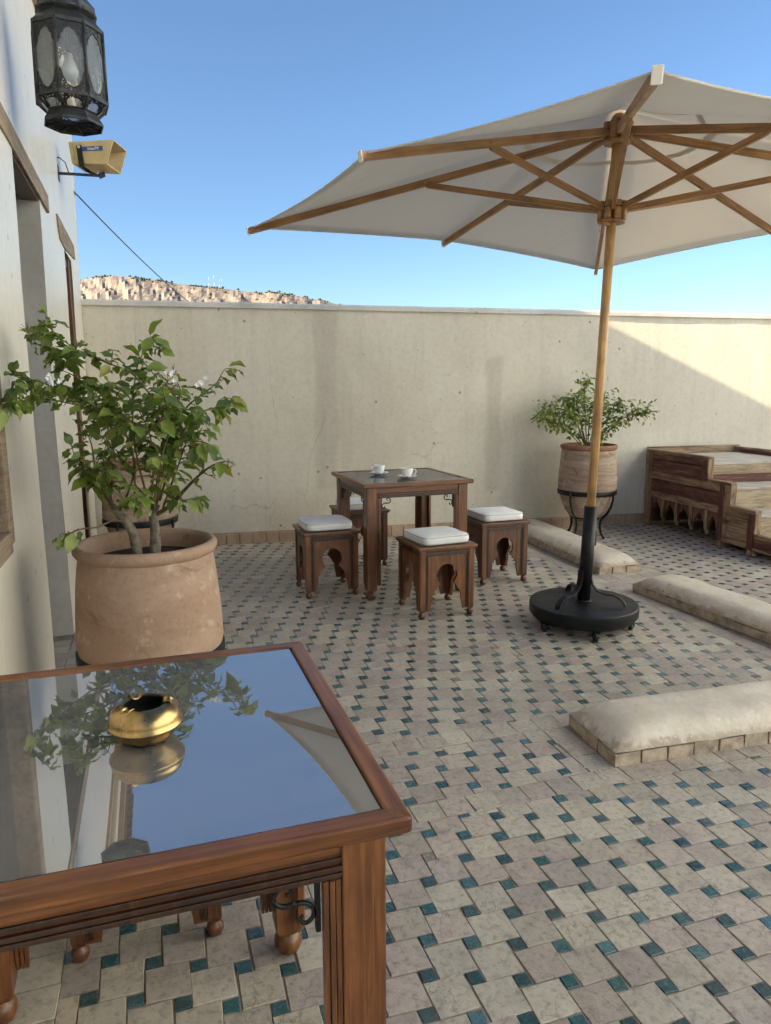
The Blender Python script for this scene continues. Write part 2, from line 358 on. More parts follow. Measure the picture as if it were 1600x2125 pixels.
M['leaf'] = [leaf_mat('jasmine_leaf_green', (.155, .215, .042), (.235, .285, .062)), leaf_mat('jasmine_leaf_dark', (.090, .145, .040), (.145, .195, .052)), leaf_mat('jasmine_leaf_yellow', (.22, .26, .055), (.32, .30, .08))]
M['petal'] = plain('white_petal', (.8, .8, .82), .7)
M['horn'] = plain('beige_horn_plastic', (.50, .39, .20), .5, 0, .18, 10, .4)
M['horn_in'] = plain('beige_horn_mouth', (.40, .31, .17), .6, 0, .15, 8, .3)
M['blue_label'] = plain('blue_label_print', (.02, .06, .25), .4, 0, .05)
M['white_print'] = plain('white_print', (.75, .77, .8), .5, 0, .02)
M['cable'] = plain('grey_green_cable', (.035, .06, .055), .6)
M['glass'] = thin_glass('table_glass', (.93, .96, .95), 9.0, .13, .012, (.74, .73, .74))  # dust film whose pale grey also stands in for brighter sky reflection
M['lantern_glass'] = thin_glass('dusty_lantern_glass', (.94, .96, .97), 1.5, .24, .02, (.66, .70, .74))
M['window_glass'] = thin_glass('window_pane_glass', (.9, .92, .92), 1.5, .05)
M['bulb'] = plain('frosted_bulb', (.42, .44, .44), .25)
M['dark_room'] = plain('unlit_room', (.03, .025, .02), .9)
M['roof_tile'] = plain('green_brown_roof_tile', (.16, .085, .05), .5, 0, .35, 7, .5, .3, 'World')
M['band'] = plain('tan_cornice_board', (.34, .23, .13), .7, 0, .2, 6, .3, .3, 'World')

# ------------------------------------------------------------------ far setting
def lerp_table(tb, x):
    for (a, va), (b_, vb) in zip(tb, tb[1:]):
        if x <= b_: k = max(0, (x-a)/(b_-a)); return va+(vb-va)*k
    return tb[-1][1]
GZ = -9.0
gm = MB(); gm.add([(-9000, -9000, GZ), (9000, -9000, GZ), (9000, 9000, GZ), (-9000, 9000, GZ)], [(0, 1, 2, 3)])
tag(gm.build('ground', plain('dry_far_ground', (.30, .24, .17), .95, 0, .3, .02, .1, 0, 'World')), kind='structure')
RIDGE = [(-40, 5.0), (-25, 6.6), (-14, 7.2), (-4, 7.62), (-2, 7.93), (-.5, 7.92), (1, 7.72), (3.6, 7.45), (5.2, 7.35), (7, 7.18), (8.6, 7.0), (9.4, 7.14), (10.2, 7.08), (12, 6.72), (15, 6.14), (18, 5.2), (24, 3.6), (34, 1.2), (40, 0)]
hv, hf = [], []; NA, NR = 420, 46; R0, R1 = 1250., 2200.
for i in range(NA+1):
    az = -40+80*i/NA; el = lerp_table(RIDGE, az); top = CAM_H+math.tan(R(el))*R1-GZ
    for j in range(NR+1):
        k = j/NR; rr = R0+(R1-R0)*k*1.25
        x, y = math.sin(R(az))*rr, math.cos(R(az))*rr
        h = top*(min(1, k*1.25)**.85) if k <= .8 else top*(1-(k-.8)*.6)
        gul = abs(noise.noise(Vector((az*.9+k*1.5, k*2.2, 3.1))))*1.0+.5*abs(noise.noise(Vector((az*2.3+k*4, k*5, 8.))))
        fr = noise.fractal(Vector((x*.012, y*.012, 1.7)), .8, 2.1, 5)
        e = min(1, k*3)*(1-max(0, 1-abs(k-.8)*9)*.75)
        hv.append((x, y, GZ+max(0, h-gul*13*e+fr*6*e)))
for i in range(NA):
    for j in range(NR):
        a = i*(NR+1)+j; hf.append((a, a+NR+1, a+NR+2, a+1))
hm = MB(); hm.add(hv, hf)
mt, t, b = material('dry_rocky_hillside'); co = coords(t, 'World'); f = nz(t, co, .018, 9, .7, .5)
c = ramp(t, f, [(.3, (.22, .185, .155)), (.5, (.29, .245, .21)), (.7, (.34, .295, .255))])
sc = nz(t, co, .075, 7, .75); c = mix(t, ramp(t, sc, [(.54, g(0)), (.66, g(.6))]), c, (.075, .072, .048))
t.links.new(c, b.inputs['Base Color']); b.inputs['Roughness'].default_value = .95; b.inputs['Specular IOR Level'].default_value = .1; bump(t, b, sc, .5, 4)
tag(hm.build('hills', mt), kind='structure')
tm = MB(); rs = random.Random(3)
def hill_z(az, k):
    i = int((az+40)/80*NA+.5); j = int(k*NR+.5); return Vector(hv[max(0, min(NA, i))*(NR+1)+max(0, min(NR, j))])
for q in range(620):
    az = rs.uniform(-9, 18); k = rs.choice([rs.gauss(.79, .018), rs.gauss(.79, .03), rs.uniform(.45, .82)])
    if noise.noise(Vector((az*1.1, k*6, 9))) < (-.12 if k > .74 else .12): continue
    p = hill_z(az, min(.98, k)); r = rs.uniform(2, 5)
    pts = []
    for (ux, uy, uz) in ((1,0,.5),(-1,0,.5),(0,1,.5),(0,-1,.5),(0,0,1.3),(0,0,-.2)):
        kk = r*rs.uniform(.7, 1.2); pts.append((p.x+ux*kk*1.2, p.y+uy*kk*1.2, p.z+uz*kk))
    tm.add(pts, [(0,2,4),(2,1,4),(1,3,4),(3,0,4),(2,0,5),(1,2,5),(3,1,5),(0,3,5)])
tag(tm.build('hillside_trees', plain('far_pine_green', (.09, .105, .065), .95, 0, .3, .05, .1)), 'dark scattered pines and scrub along the ridge of the rocky hill', 'trees', kind='stuff')
for q, (az, h) in enumerate(((4.75, 26), (5.22, 34), (5.5, 24), (5.8, 27))):
    p = hill_z(az, .8); e = empty('radio_mast', (p.x, p.y, p.z-6), 0, 'thin red and white radio mast on top of the rocky hill', 'mast', 'radio masts on the hill ridge')
    for s_ in range(4):
        z0, z1 = (h+6)*s_/4, (h+6)*(s_+1)/4
        MB().lathe([(.6-.08*s_, z0), (.52-.08*s_, z1)], 6).build('mast_section', M['white_print'] if s_ % 2 else plain('mast_red', (.45, .12, .08), .7), e)

# ------------------------------------------------------------------ terrace floor
XW = -.47
def wall_y(x): return 6.425-.083*x
fl = MB(); fl.box(XW-.5, 12.3, -26, 6.6, -.4, -.0032)
floor = tag(fl.build('floor', M['grout']), kind='structure')
A_, B_ = .102, .040
rects = []     # x0,x1,y0,y1,kind
rs = random.Random(11)
def field(x0, x1, y0, y1, ox, oy, mirror=False):
    sgn = -1 if mirror else 1
    ex = max(x1-x0, y1-y0); n = int(ex/A_*1.6)+6; cx, cy = (x0+x1)/2+ox, (y0+y1)/2+oy
    for i in range(-n, n):
        for j in range(-n, n):
            px_ = cx+i*A_+j*B_*sgn; py_ = cy-i*B_*sgn+j*A_
            if px_ < x0-.2 or px_ > x1+.2 or py_ < y0-.2 or py_ > y1+.2: continue
            big = (px_, px_+A_, py_, py_+A_)
            if sgn > 0: sm = (px_+A_, px_+A_+B_, py_+A_-B_, py_+A_)
            else: sm = (px_-B_, px_, py_+A_-B_, py_+A_)
            for r_, kd in ((big, 0), (sm, 1)):
                a, b_, c_, d_ = max(r_[0], x0), min(r_[1], x1), max(r_[2], y0), min(r_[3], y1)
                if b_-a > .012 and d_-c_ > .012: rects.append((a, b_, c_, d_, kd))
def strip(x0, x1, y0, y1):
    nx = max(1, round((x1-x0)/A_)); ny = max(1, round((y1-y0)/A_))
    for i in range(nx):
        for j in range(ny): rects.append((x0+(x1-x0)*i/nx, x0+(x1-x0)*(i+1)/nx, y0+(y1-y0)*j/ny, y0+(y1-y0)*(j+1)/ny, 0))
field(-.27, 2.93, 2.50, 6.45, .008, .013)
field(-.27, 1.43, 2.06, 2.40, .031, .02)
field(-.27, 6.6, -.9, 1.965, .035, .043)
field(3.56, 7.3, 2.5, 6.3, 0, 0, True)
strip(-.27, 1.43, 2.40, 2.50); strip(-.27, 3.56, 1.965, 2.06); strip(1.43, 1.535, 2.06, 2.50); strip(1.535, 2.93, 2.40, 2.50)
strip(2.93, 3.03, 2.40, 6.25); strip(3.46, 3.56, 2.06, 6.2); strip(3.03, 3.46, 3.98, 4.44); strip(3.56, 7.3, 1.965, 2.5)
strip(XW+.002, -.27, -.9, 6.5); strip(XW-.38, XW, 3.44, 4.15); strip(XW-.2, XW, 5.36, 5.8)
def on_screen(x, y):
    v = Vector((x, y, 0))-Vector((0, 0, CAM_H)); d = v.dot(fw)
    if d < .2: return None
    u, w_ = F_PX*v.dot(rt)/d, -F_PX*v.dot(up)/d
    return d if abs(u) < 815 and abs(w_) < 1075 else None
CLAYS = [(.415, .365, .305), (.39, .33, .285), (.44, .395, .32), (.375, .315, .28), (.46, .415, .34), (.365, .315, .28), (.40, .335, .29), (.42, .38, .32), (.44, .37, .295)]
GLAZES = [(.026, .092, .105), (.028, .105, .118), (.022, .075, .088), (.032, .100, .135), (.036, .120, .138), (.024, .085, .088), (.028, .095, .110)]
def tile_geo(mb, cols, w_, h_, cx, cy, cz, tint, rr, gap=.0022, th=.0075, tilt=.006, jit=.0018):
    tx, ty = rr.uniform(-tilt, tilt), rr.uniform(-tilt, tilt); ch = .0016
    cs = []
    for i, j in ((-1, -1), (1, -1), (1, 1), (-1, 1)):
        cs.append((i*(w_/2-gap)+rr.uniform(-jit, jit), j*(h_/2-gap)+rr.uniform(-jit, jit)))
    def ring(k, z): return [(cx+x*(1-k/max(w_, .02)*2), cy+y*(1-k/max(h_, .02)*2), cz+z+x*tx+y*ty) for x, y in cs]
    mb.add(ring(0, -th)+ring(0, -ch)+ring(ch, 0), [(8, 9, 10, 11)]+[(i, (i+1) % 4, (i+1) % 4+4, i+4) for i in range(4)]+[(i+4, (i+1) % 4+4, (i+1) % 4+8, i+8) for i in range(4)])
    cols += [tint]*9
def tint_mesh(mb, cols, name, mat):
    me = bpy.data.meshes.new(name); me.from_pydata(mb.v, [], mb.f); me.materials.append(mat)
    at = me.color_attributes.new('tint', 'FLOAT_COLOR', 'CORNER'); buf = []
    for p, c in zip(me.polygons, cols): buf += [c[0], c[1], c[2], 1.0]*p.loop_total
    at.data.foreach_set('color', buf); me.update(); return me
def pick(kd, x, y):
    if kd == 0:
        c = rs.choice(CLAYS); k = rs.uniform(.9, 1.1); return tuple(v*k for v in c)
    c = rs.choice(GLAZES); k = rs.uniform(.6, 1.3)
    if x < .25 and y < 2.2 and rs.random() < .5: return (.20, .20, .19)
    if x > 3.5: return (.03, .04, .055)
    if rs.random() < .04: return (.26, .22, .18)
    return tuple(v*k for v in c)
parts = {0: [], 1: []}
for kd in (0, 1):
    sel = []
    for r_ in rects:
        if r_[4] != kd: continue
        w_, h_ = r_[1]-r_[0], r_[3]-r_[2]
        if kd == 0 and (abs(w_-A_) > .004 or abs(h_-A_) > .004): continue
        if kd == 1 and (abs(w_-B_) > .002 or abs(h_-B_) > .002): continue
        cx, cy = (r_[0]+r_[1])/2, (r_[2]+r_[3])/2
        if 1.5 < cx < 3.1 and 2.03 < cy < 2.42: continue
        d = on_screen(cx, cy)
        if d: sel.append((d, r_))
    sel.sort(key=lambda q: q[0]); parts[kd] = set(r_ for d, r_ in sel[:295])
for kd, nm, mat in ((0, 'clay_tile', M['clay']), (1, 'glazed_tile', M['glaze'])):
    var = []
    for q in range(28):
        mb = MB(); cc = []; s_ = A_ if kd == 0 else B_
        tile_geo(mb, cc, s_, s_, 0, 0, 0, pick(kd, 1, 1), rs, gap=.0014 if kd == 0 else .0020, jit=.0028 if kd == 0 else .0020, tilt=.006 if kd == 0 else .018)
        var.append(tint_mesh(mb, cc, nm, mat))
    for r_ in parts[kd]:
        o = bpy.data.objects.new(nm, rs.choice(var)); COL.objects.link(o); o.parent = floor
        o.location = ((r_[0]+r_[1])/2, (r_[2]+r_[3])/2, rs.uniform(-.001, .001)); o.rotation_euler = (0, 0, rs.choice((0, 1, 2, 3))*PI/2+rs.uniform(-.012, .012))
    mb = MB(); cc = []
    for r_ in rects:
        if r_[4] != kd or r_ in parts[kd]: continue
        cx, cy = (r_[0]+r_[1])/2, (r_[2]+r_[3])/2
        if cy > wall_y(cx)+.05: continue
        tile_geo(mb, cc, r_[1]-r_[0], r_[3]-r_[2], cx, cy, rs.uniform(-.001, .001), pick(kd, cx, cy), rs, gap=.0014 if kd == 0 else .0020, jit=.0026 if kd == 0 else .0018, tilt=.005 if kd == 0 else .015)
    o = bpy.data.objects.new(nm+'_field', tint_mesh(mb, cc, nm+'_field', mat)); COL.objects.link(o); o.parent = floor; tag(o, kind='stuff')
ob = MB(); ob.box(7.3, 12.0, -25.9, 6.0, -.003, 0); ob.box(XW+.01, 7.3, -25.9, -.9, -.003, 0)
ob.build('plain_paving', M['outer_floor'], floor)

# ------------------------------------------------------------------ back wall
BW = empty('terrace_wall', (0, 6.425, 0), -math.atan(.083), 'long cream plaster parapet wall with grey coping closing off the tiled terrace', 'wall')
wm = MB()
NX, NZ = 120, 20; X0, X1 = -.62, 13
vs = []
for i in range(NX+1):
    for j in range(NZ+1):
        x = X0+(X1-X0)*i/NX; z = 2.03*j/NZ
        vs.append((x, noise.fractal(Vector((x*.9, z*.9, 5)), .8, 2, 3)*.006, z))
wm.add(vs, [(i*(NZ+1)+j, (i+1)*(NZ+1)+j, (i+1)*(NZ+1)+j+1, i*(NZ+1)+j+1) for i in range(NX) for j in range(NZ)], True)
wm.box(X0, X1, .03, .32, -.4, 2.028)
wm.build('wall', M['back_wall'], BW)
cp = MB(); vs = []; n = 200
for i in range(n+1):
    x = X0+(X1-X0)*i/n; e = noise.fractal(Vector((x*4, 1, 2)), .7, 2, 4)*.004; h = noise.fractal(Vector((x*3, 7, 2)), .7, 2, 4)*.004
    vs += [(x, -.022+e, 2.018), (x, -.024+e, 2.052+h), (x, -.014+e, 2.064+h), (x, .34, 2.066+h), (x, .34, 2.018)]
cp.add(vs, [(i*5+k, (i+1)*5+k, (i+1)*5+(k+1) % 5, i*5+(k+1) % 5) for i in range(n) for k in range(5)])
cp.build('coping', M['coping'], BW)
x = X0+.18; vari = []
for q in range(6):
    mb = MB(); h = .094+rs.uniform(-.004, .004); mb.add([(0, 0, 0), (.112, 0, 0), (.112, 0, h), (0, 0, h), (.002, -.013, 0), (.110, -.013, 0), (.110, -.011, h-.004), (.002, -.011, h-.004)], [(4, 5, 6, 7), (0, 4, 7, 3), (5, 1, 2, 6), (7, 6, 2, 3)])
    vari.append(mb.mesh('skirting_tile')); vari[-1].materials.append(M['skirting'])
while x < 7.2:
    o = bpy.data.objects.new('skirting_tile', rs.choice(vari)); COL.objects.link(o); o.parent = BW; o.location = (x, rs.uniform(-.008, -.004), 0); x += .1145
SK = MB(); SK.box(X0, 7.2, -.012, .02, .088, .105); SK.build('skirting_mortar', M['skirting'], BW)
# added unseen house front, there to bounce sunlight into the shaded terrace
OH = empty('sunlit_house', (12.0, 0, 0), 0, 'tall white house front in full sun across the terrace', 'building')
mb = MB(); oy = [-26, -6.2, -5, -2.2, -1, 1.8, 3.0, 5.5]; oz = [-.4, 1.0, 2.3, 4.6, 5.8, 15.0]
for i in range(7):
    for j in range(5):
        if i % 2 == 1 and j % 2 == 1:
            a, b_, c_, d_ = oy[i], oy[i+1], oz[j], oz[j+1]
            mb.add([(0, a, c_), (0, b_, c_), (0, b_, d_), (0, a, d_), (.2, a, c_), (.2, b_, c_), (.2, b_, d_), (.2, a, d_)], [(0, 1, 5, 4), (1, 2, 6, 5), (2, 3, 7, 6), (3, 0, 4, 7)])
        else: mb.add([(0, oy[i], oz[j]), (0, oy[i+1], oz[j]), (0, oy[i+1], oz[j+1]), (0, oy[i], oz[j+1])], [(0, 1, 2, 3)])
mb.box(.3, 3, -26, 5.5, -.4, 14.99); mb.build('wall', M['sun_wall'], OH)
for i in (1, 3, 5):
    for j in (1, 3): MB().box(.15, .19, oy[i], oy[i+1], oz[j], oz[j+1]).build('shutter', M['grey_wood'], OH)

# ------------------------------------------------------------------ left building
HB = empty('plastered_building', (XW, 0, 0), 0, 'cream plastered house front with deep doorways, wood lintels and tiled eave', 'building')
wl = MB()
Ys = [-6, 1.75, 2.69, 3.43, 4.15, 5.35, 5.80, 6.45]; Zs = [-.02, .84, 1.95, 2.25, 2.31, 3.42]
def hole(yi, zi):
    y = (Ys[yi]+Ys[yi+1])/2; z = (Zs[zi]+Zs[zi+1])/2
    if 3.43 < y < 4.15 and z < 2.31: return True
    if 5.35 < y < 5.80 and z < 2.25: return True
    if 1.75 < y < 2.69 and .84 < z < 1.95: return True
    return False
def wl_pt(y, z):
    d = 0
    if abs(y-6.45) < .01: d = .33*(max(0, z-1.95)/1.5)          # the corner leans out above the parapet
    if abs(y-4.15) < .01: d = .10*abs(z-1.15)/1.15
    return (noise.fractal(Vector((1, y*.8, z*.8)), .8, 2, 3)*.006, y+d, z)
sub = 6
for yi in range(len(Ys)-1):
    for zi in range(len(Zs)-1):
        if hole(yi, zi): continue
        for a in range(sub):
            for c_ in range(sub):
                y0_, y1_ = [Ys[yi]+(Ys[yi+1]-Ys[yi])*k/sub for k in (a, a+1)]; z0_, z1_ = [Zs[zi]+(Zs[zi+1]-Zs[zi])*k/sub for k in (c_, c_+1)]
                wl.add([wl_pt(y0_, z0_), wl_pt(y1_, z0_), wl_pt(y1_, z1_), wl_pt(y0_, z1_)], [(0, 1, 2, 3)])
# end face, back
e = [(-2.2, 6.45, -.02), wl_pt(6.45, -.02), wl_pt(6.45, 1.95), wl_pt(6.45, 3.42), (-2.2, 6.78, 3.42)]
wl.add(e, [(0, 1, 2, 3, 4)])
wl.box(-2.4, -2.2, -6, 6.45, -.02, 3.42)
wlo = wl.build('wall', M['left_wall'], HB)
bm = bmesh.new(); bm.from_mesh(wlo.data); bmesh.ops.remove_doubles(bm, verts=bm.verts, dist=.0005); bm.to_mesh(wlo.data); bm.free()
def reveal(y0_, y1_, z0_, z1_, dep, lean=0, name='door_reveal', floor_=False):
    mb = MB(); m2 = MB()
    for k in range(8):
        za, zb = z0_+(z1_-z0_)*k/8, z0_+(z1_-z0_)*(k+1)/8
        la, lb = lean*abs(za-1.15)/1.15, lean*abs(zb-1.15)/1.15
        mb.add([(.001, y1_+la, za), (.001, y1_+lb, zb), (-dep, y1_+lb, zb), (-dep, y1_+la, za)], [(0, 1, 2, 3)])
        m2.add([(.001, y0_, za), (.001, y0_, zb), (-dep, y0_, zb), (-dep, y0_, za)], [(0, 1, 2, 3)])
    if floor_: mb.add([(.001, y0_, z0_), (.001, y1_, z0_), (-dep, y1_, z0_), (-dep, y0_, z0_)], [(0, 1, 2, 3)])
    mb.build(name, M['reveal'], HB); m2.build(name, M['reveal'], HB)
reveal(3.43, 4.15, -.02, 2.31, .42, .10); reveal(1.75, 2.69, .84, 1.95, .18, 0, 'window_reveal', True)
# lintels
lt = MB(); lt.prism([(3.0, 2.312), (4.57, 2.308), (4.56, 2.402), (3.0, 2.408)], -.30, .012, lambda u, v, q: Vector((q, u, v))); lt.build('lintel', M['grey_wood'], HB, .004)
lt = MB(); lt.prism([(5.10, 2.27), (5.38, 2.255), (6.09, 2.306), (6.04, 2.40), (5.01, 2.402), (5.03, 2.34)], -.22, .012, lambda u, v, q: Vector((q, u, v))); lt.build('lintel', M['grey_wood'], HB, .004)
sf = MB()
for k in range(5): sf.box(-.415+k*.083, -.415+k*.083+.078, 3.42, 4.26, 2.2985, 2.311)
sf.build('soffit_boards', M['door_wood'], HB)
# door 1: planks and frame
dr = empty('door', (-.40, 3.79, 0)); dr.parent = HB
for k in range(6): MB().box(-.02, .02, -.36+k*.12+.002, -.36+(k+1)*.12-.002, 0, 2.298).build('plank', M['door_wood'], dr, .004)
for a in (.25, 1.85): MB().box(.021, .035, -.36, .36, a, a+.12).build('batten', M['door_wood'], dr, .004)
MB().box(-.03, .03, .361, .45, 0, 2.298).build('door_jamb', M['door_wood'], dr)
# door 2: timber-lined
dr = empty('door', (-.12, 5.575, 0)); dr.parent = HB
MB().box(-.10, .112, .165, .224, 0, 2.245).build('door_jamb', M['dark_z'], dr, .004)
MB().box(-.10, .112, -.224, -.165, 0, 2.245).build('door_jamb', M['dark_z'], dr, .004)
MB().box(-.10, .10, -.165, .165, 2.19, 2.245).build('door_head', M['door_wood'], dr)
for k in range(3): MB().box(-.08, -.05, -.165+k*.11+.002, -.165+(k+1)*.11-.002, 0, 2.19).build('plank', M['door_wood'], dr, .003)
for k in range(6): MB().lathe([(.0001, .014), (.008, .012), (.012, .0)], 10, (0, 0, 0)).build('iron_stud', M['steel'], dr, loc=(-.05, .12, .5+k*.3)).rotation_euler = (0, PI/2, 0)
# window on near pier
wn = empty('window', (-.02, 2.22, .84)); wn.parent = HB
for a, b_ in ((.42, .49), (-.49, -.42)): MB().box(-.07, .030, a, b_, 0, 1.13).build('side_frame', M['grey_wood'], wn, .006)
MB().box(-.09, .034, -.42, .42, -.022, .052).build('sill', M['grey_wood'], wn, .006)
MB().box(-.07, .030, -.42, .42, 1.06, 1.13).build('head_frame', M['grey_wood'], wn, .006)
MB().box(-.05, -.03, -.015, .015, .052, 1.06).build('mullion', M['door_wood'], wn)
MB().box(-.046, -.042, -.42, -.015, .052, 1.06).build('pane', M['window_glass'], wn); MB().box(-.046, -.042, .015, .42, .052, 1.06).build('pane', M['window_glass'], wn)
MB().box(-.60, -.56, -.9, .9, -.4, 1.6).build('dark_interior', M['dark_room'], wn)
# cornice, tile eave, parapet above
YE = 6.95
MB().box(-.05, .022, -6, YE-.1, 3.40, 3.452).build('cornice_board', M['band'], HB, .004)
MB().box(-.05, .060, -6, YE, 3.453, 3.56).build('cornice', M['left_wall'], HB, .01)
MB().box(-.05, .10, -6, YE, 3.561, 3.60).build('cornice_board', M['band'], HB, .004)
MB().box(-2.4, -.20, -6, 6.9, 3.42, 4.01).build('parapet', M['left_wall'], HB, .02)
RT = empty('tile_eave', (0, 0, 0)); RT.parent = HB
mb = MB(); prof = []
for k in range(9):
    a = PI*k/8; prof.append((math.cos(a)*.055, math.sin(a)*.05))
for k in range(9):
    a = PI*(8-k)/8; prof.append((math.cos(a)*.043, math.sin(a)*.038))
mb.prism(prof, 0, 1, lambda u, v, q: Vector((.155-q*.36, u, 3.615+v+q*.23)))
tile_me = mb.mesh('roof_tile'); tile_me.materials.append(M['roof_tile'])
y = -.5; c_ = 0
while y < YE:
    o = bpy.data.objects.new('roof_tile', tile_me); COL.objects.link(o); o.parent = RT; o.location = (rs.uniform(-.012, .012), y, rs.uniform(-.004, .004)); y += .135
MB().prism([(.12, 3.601), (-.2, 3.83), (-.2, 3.601)], -6, YE, lambda u, v, q: Vector((u, q, v))).build('eave_bed', M['roof_tile'], RT)
# wire from the building corner over the parapet
pa, pb = Vector((XW, 6.60, 2.905)), Vector((1.538, 16.28, 2.75))
pts = []
for k in range(25):
    q = k/24; p = pa.lerp(pb, q); p.z -= .35*4*q*(1-q)*.35; pts.append(p)
tag(MB().tube(pts, .006, 6).build('cable', M['cable']), 'thin dark cable running from house corner down past the parapet', 'cable')

# ------------------------------------------------------------------ stucco ledges
def ledge(name, x0, y0, rz, L, W, label, end0=True, end1=True):
    e = empty(name, (x0, y0, 0), rz, label, 'ledge', 'low stucco ledges on the terrace floor')
    HB_ = .052; NU, NV = int(L/.04), 22; vs = []
    for i in range(NU+1):
        u = L*i/NU
        for j in range(NV+1):
            v = -W/2+W*j/NV; fv = 1-abs(2*v/W)**4.2; d0 = min(1, u/.16) if end0 else 1; d1 = min(1, (L-u)/.16) if end1 else 1
            k = min(d0, d1); fu = 1-(1-k)**2.4
            z = HB_+.002+.072*max(0, fv)**.7*fu+noise.fractal(Vector((x0+u*5, v*6+y0, 1)), .8, 2, 4)*.004*(fv*fu)-.010*max(0, noise.noise(Vector((x0*3+u*9, v*11, 4)))-.15)*max(0, 1-fv*fu*2.2)
            vs.append((u, v, max(z, HB_-.004)))
    mb = MB(); mb.add(vs, [(i*(NV+1)+j, (i+1)*(NV+1)+j, (i+1)*(NV+1)+j+1, i*(NV+1)+j+1) for i in range(NU) for j in range(NV)], True)
    mb.box(.012, L-.012, -W/2+.012, W/2-.012, -.002, HB_-.006)
    mb.build('stucco_mound', M['stucco'], e)
    bricks = []
    for q in range(5):
        b_ = MB(); b_.box(.0007, .1043, -.014, .010, 0, HB_+rs.uniform(-.006, .004)); me = b_.mesh('edge_brick')
        for v_ in me.vertices: v_.co += Vector((rs.uniform(-.0008, .0008), rs.uniform(-.003, .003), rs.uniform(-.004, .003) if v_.co.z > .01 else 0))
        me.materials.append(M['ledge_brick']); bricks.append(me)
    def put(x, y, r_):
        o = bpy.data.objects.new('edge_brick', rs.choice(bricks)); COL.objects.link(o); o.parent = e; o.location = (x, y, 0); o.rotation_euler = (0, 0, r_)
    n = int(L/.105)
    for k in range(n): put(k*L/n, -W/2+.014, 0); put((k+1)*L/n, W/2-.014, PI)
    n = int(W/.105)
    for k in range(n):
        if end0: put(.014, W/2-k*W/n, -PI/2)
        if end1: put(L-.014, -W/2+k*W/n, PI/2)
    return e
ledge('stucco_ledge', 1.554-.01, 2.230, R(-3.3), 1.45, .34, 'low rounded stucco ledge with a chipped corner, lying parallel to the back wall')
ledge('stucco_ledge', 3.20, 3.99, R(-90+3.2), 1.7, .34, 'low rounded stucco ledge starting beside the umbrella base and running away from the wall', True, True)
ledge('stucco_ledge', 3.245, 4.42, R(90-3.4), 1.72, .34, 'low rounded stucco ledge butting against back wall beside the potted jar')

# crumbs of fallen plaster by the chipped ledge corner
mb = MB(); rc = random.Random(5)
for k in range(46):
    a, q = rc.uniform(-.5, 1.0), abs(rc.gauss(0, .05)); p = Vector((1.50-q*.9+.03*a, 2.12+a*.14, .0012)); r_ = rc.uniform(.0015, .0048)
    mb.add([p+Vector((rc.uniform(-1, 1)*r_*1.6, rc.uniform(-1, 1)*r_*1.6, -.001)) for _ in range(3)]+[p+Vector((0, 0, r_*.8))], [(0, 1, 2), (0, 1, 3), (1, 2, 3), (2, 0, 3)])
tag(mb.build('plaster_crumbs', M['coping']), 'white crumbs of fallen plaster beside the chipped ledge corner', 'crumbs', kind='stuff')

# ------------------------------------------------------------------ tables
TS, TH = .759, .765
def scroll_bracket(parent, M4):
    pts = [(50,-11),(44,-11),(41,-6),(43,0),(49,3),(57,2),(64,-6),(66.5,-16),(61,-25),(50,-29.5),(38,-29),(25,-29),(14.5,-35),(9.5,-45),(11.5,-56),(19.5,-62.5),(27.5,-59.5),(29,-53),(24,-50)]
    sm = []
    P_ = [Vector((a, b_, 0)) for a, b_ in pts]
    for i in range(len(P_)-1):
        p0 = P_[max(0, i-1)]; p1 = P_[i]; p2 = P_[i+1]; p3 = P_[min(len(P_)-1, i+2)]
        for q in (0, .5):
            sm.append(.5*((2*p1)+(-p0+p2)*q+(2*p0-5*p1+4*p2-p3)*q*q+(-p0+3*p1-3*p2+p3)*q**3))
    sm.append(P_[-1])
    mb = MB()
    mb.tube([M4 @ Vector((p.x*.001, 0, p.y*.001)) for p in sm], [.0026+.0012*math.sin(PI*i/len(sm)) for i in range(len(sm))], 6)
    mb.lathe([(.0001, -.006), (.006, 0), (.0001, .006)], 8, M4 @ Vector((.038, 0, -.029)))
    a, b_ = M4 @ Vector((.0035, 0, .004)), M4 @ Vector((.0035, 0, -.078)); mb.bar(a, b_, .007, .011, (M4.to_3x3() @ Vector((0, 1, 0))))
    return mb.build('scroll_bracket', M['black_iron'], parent)
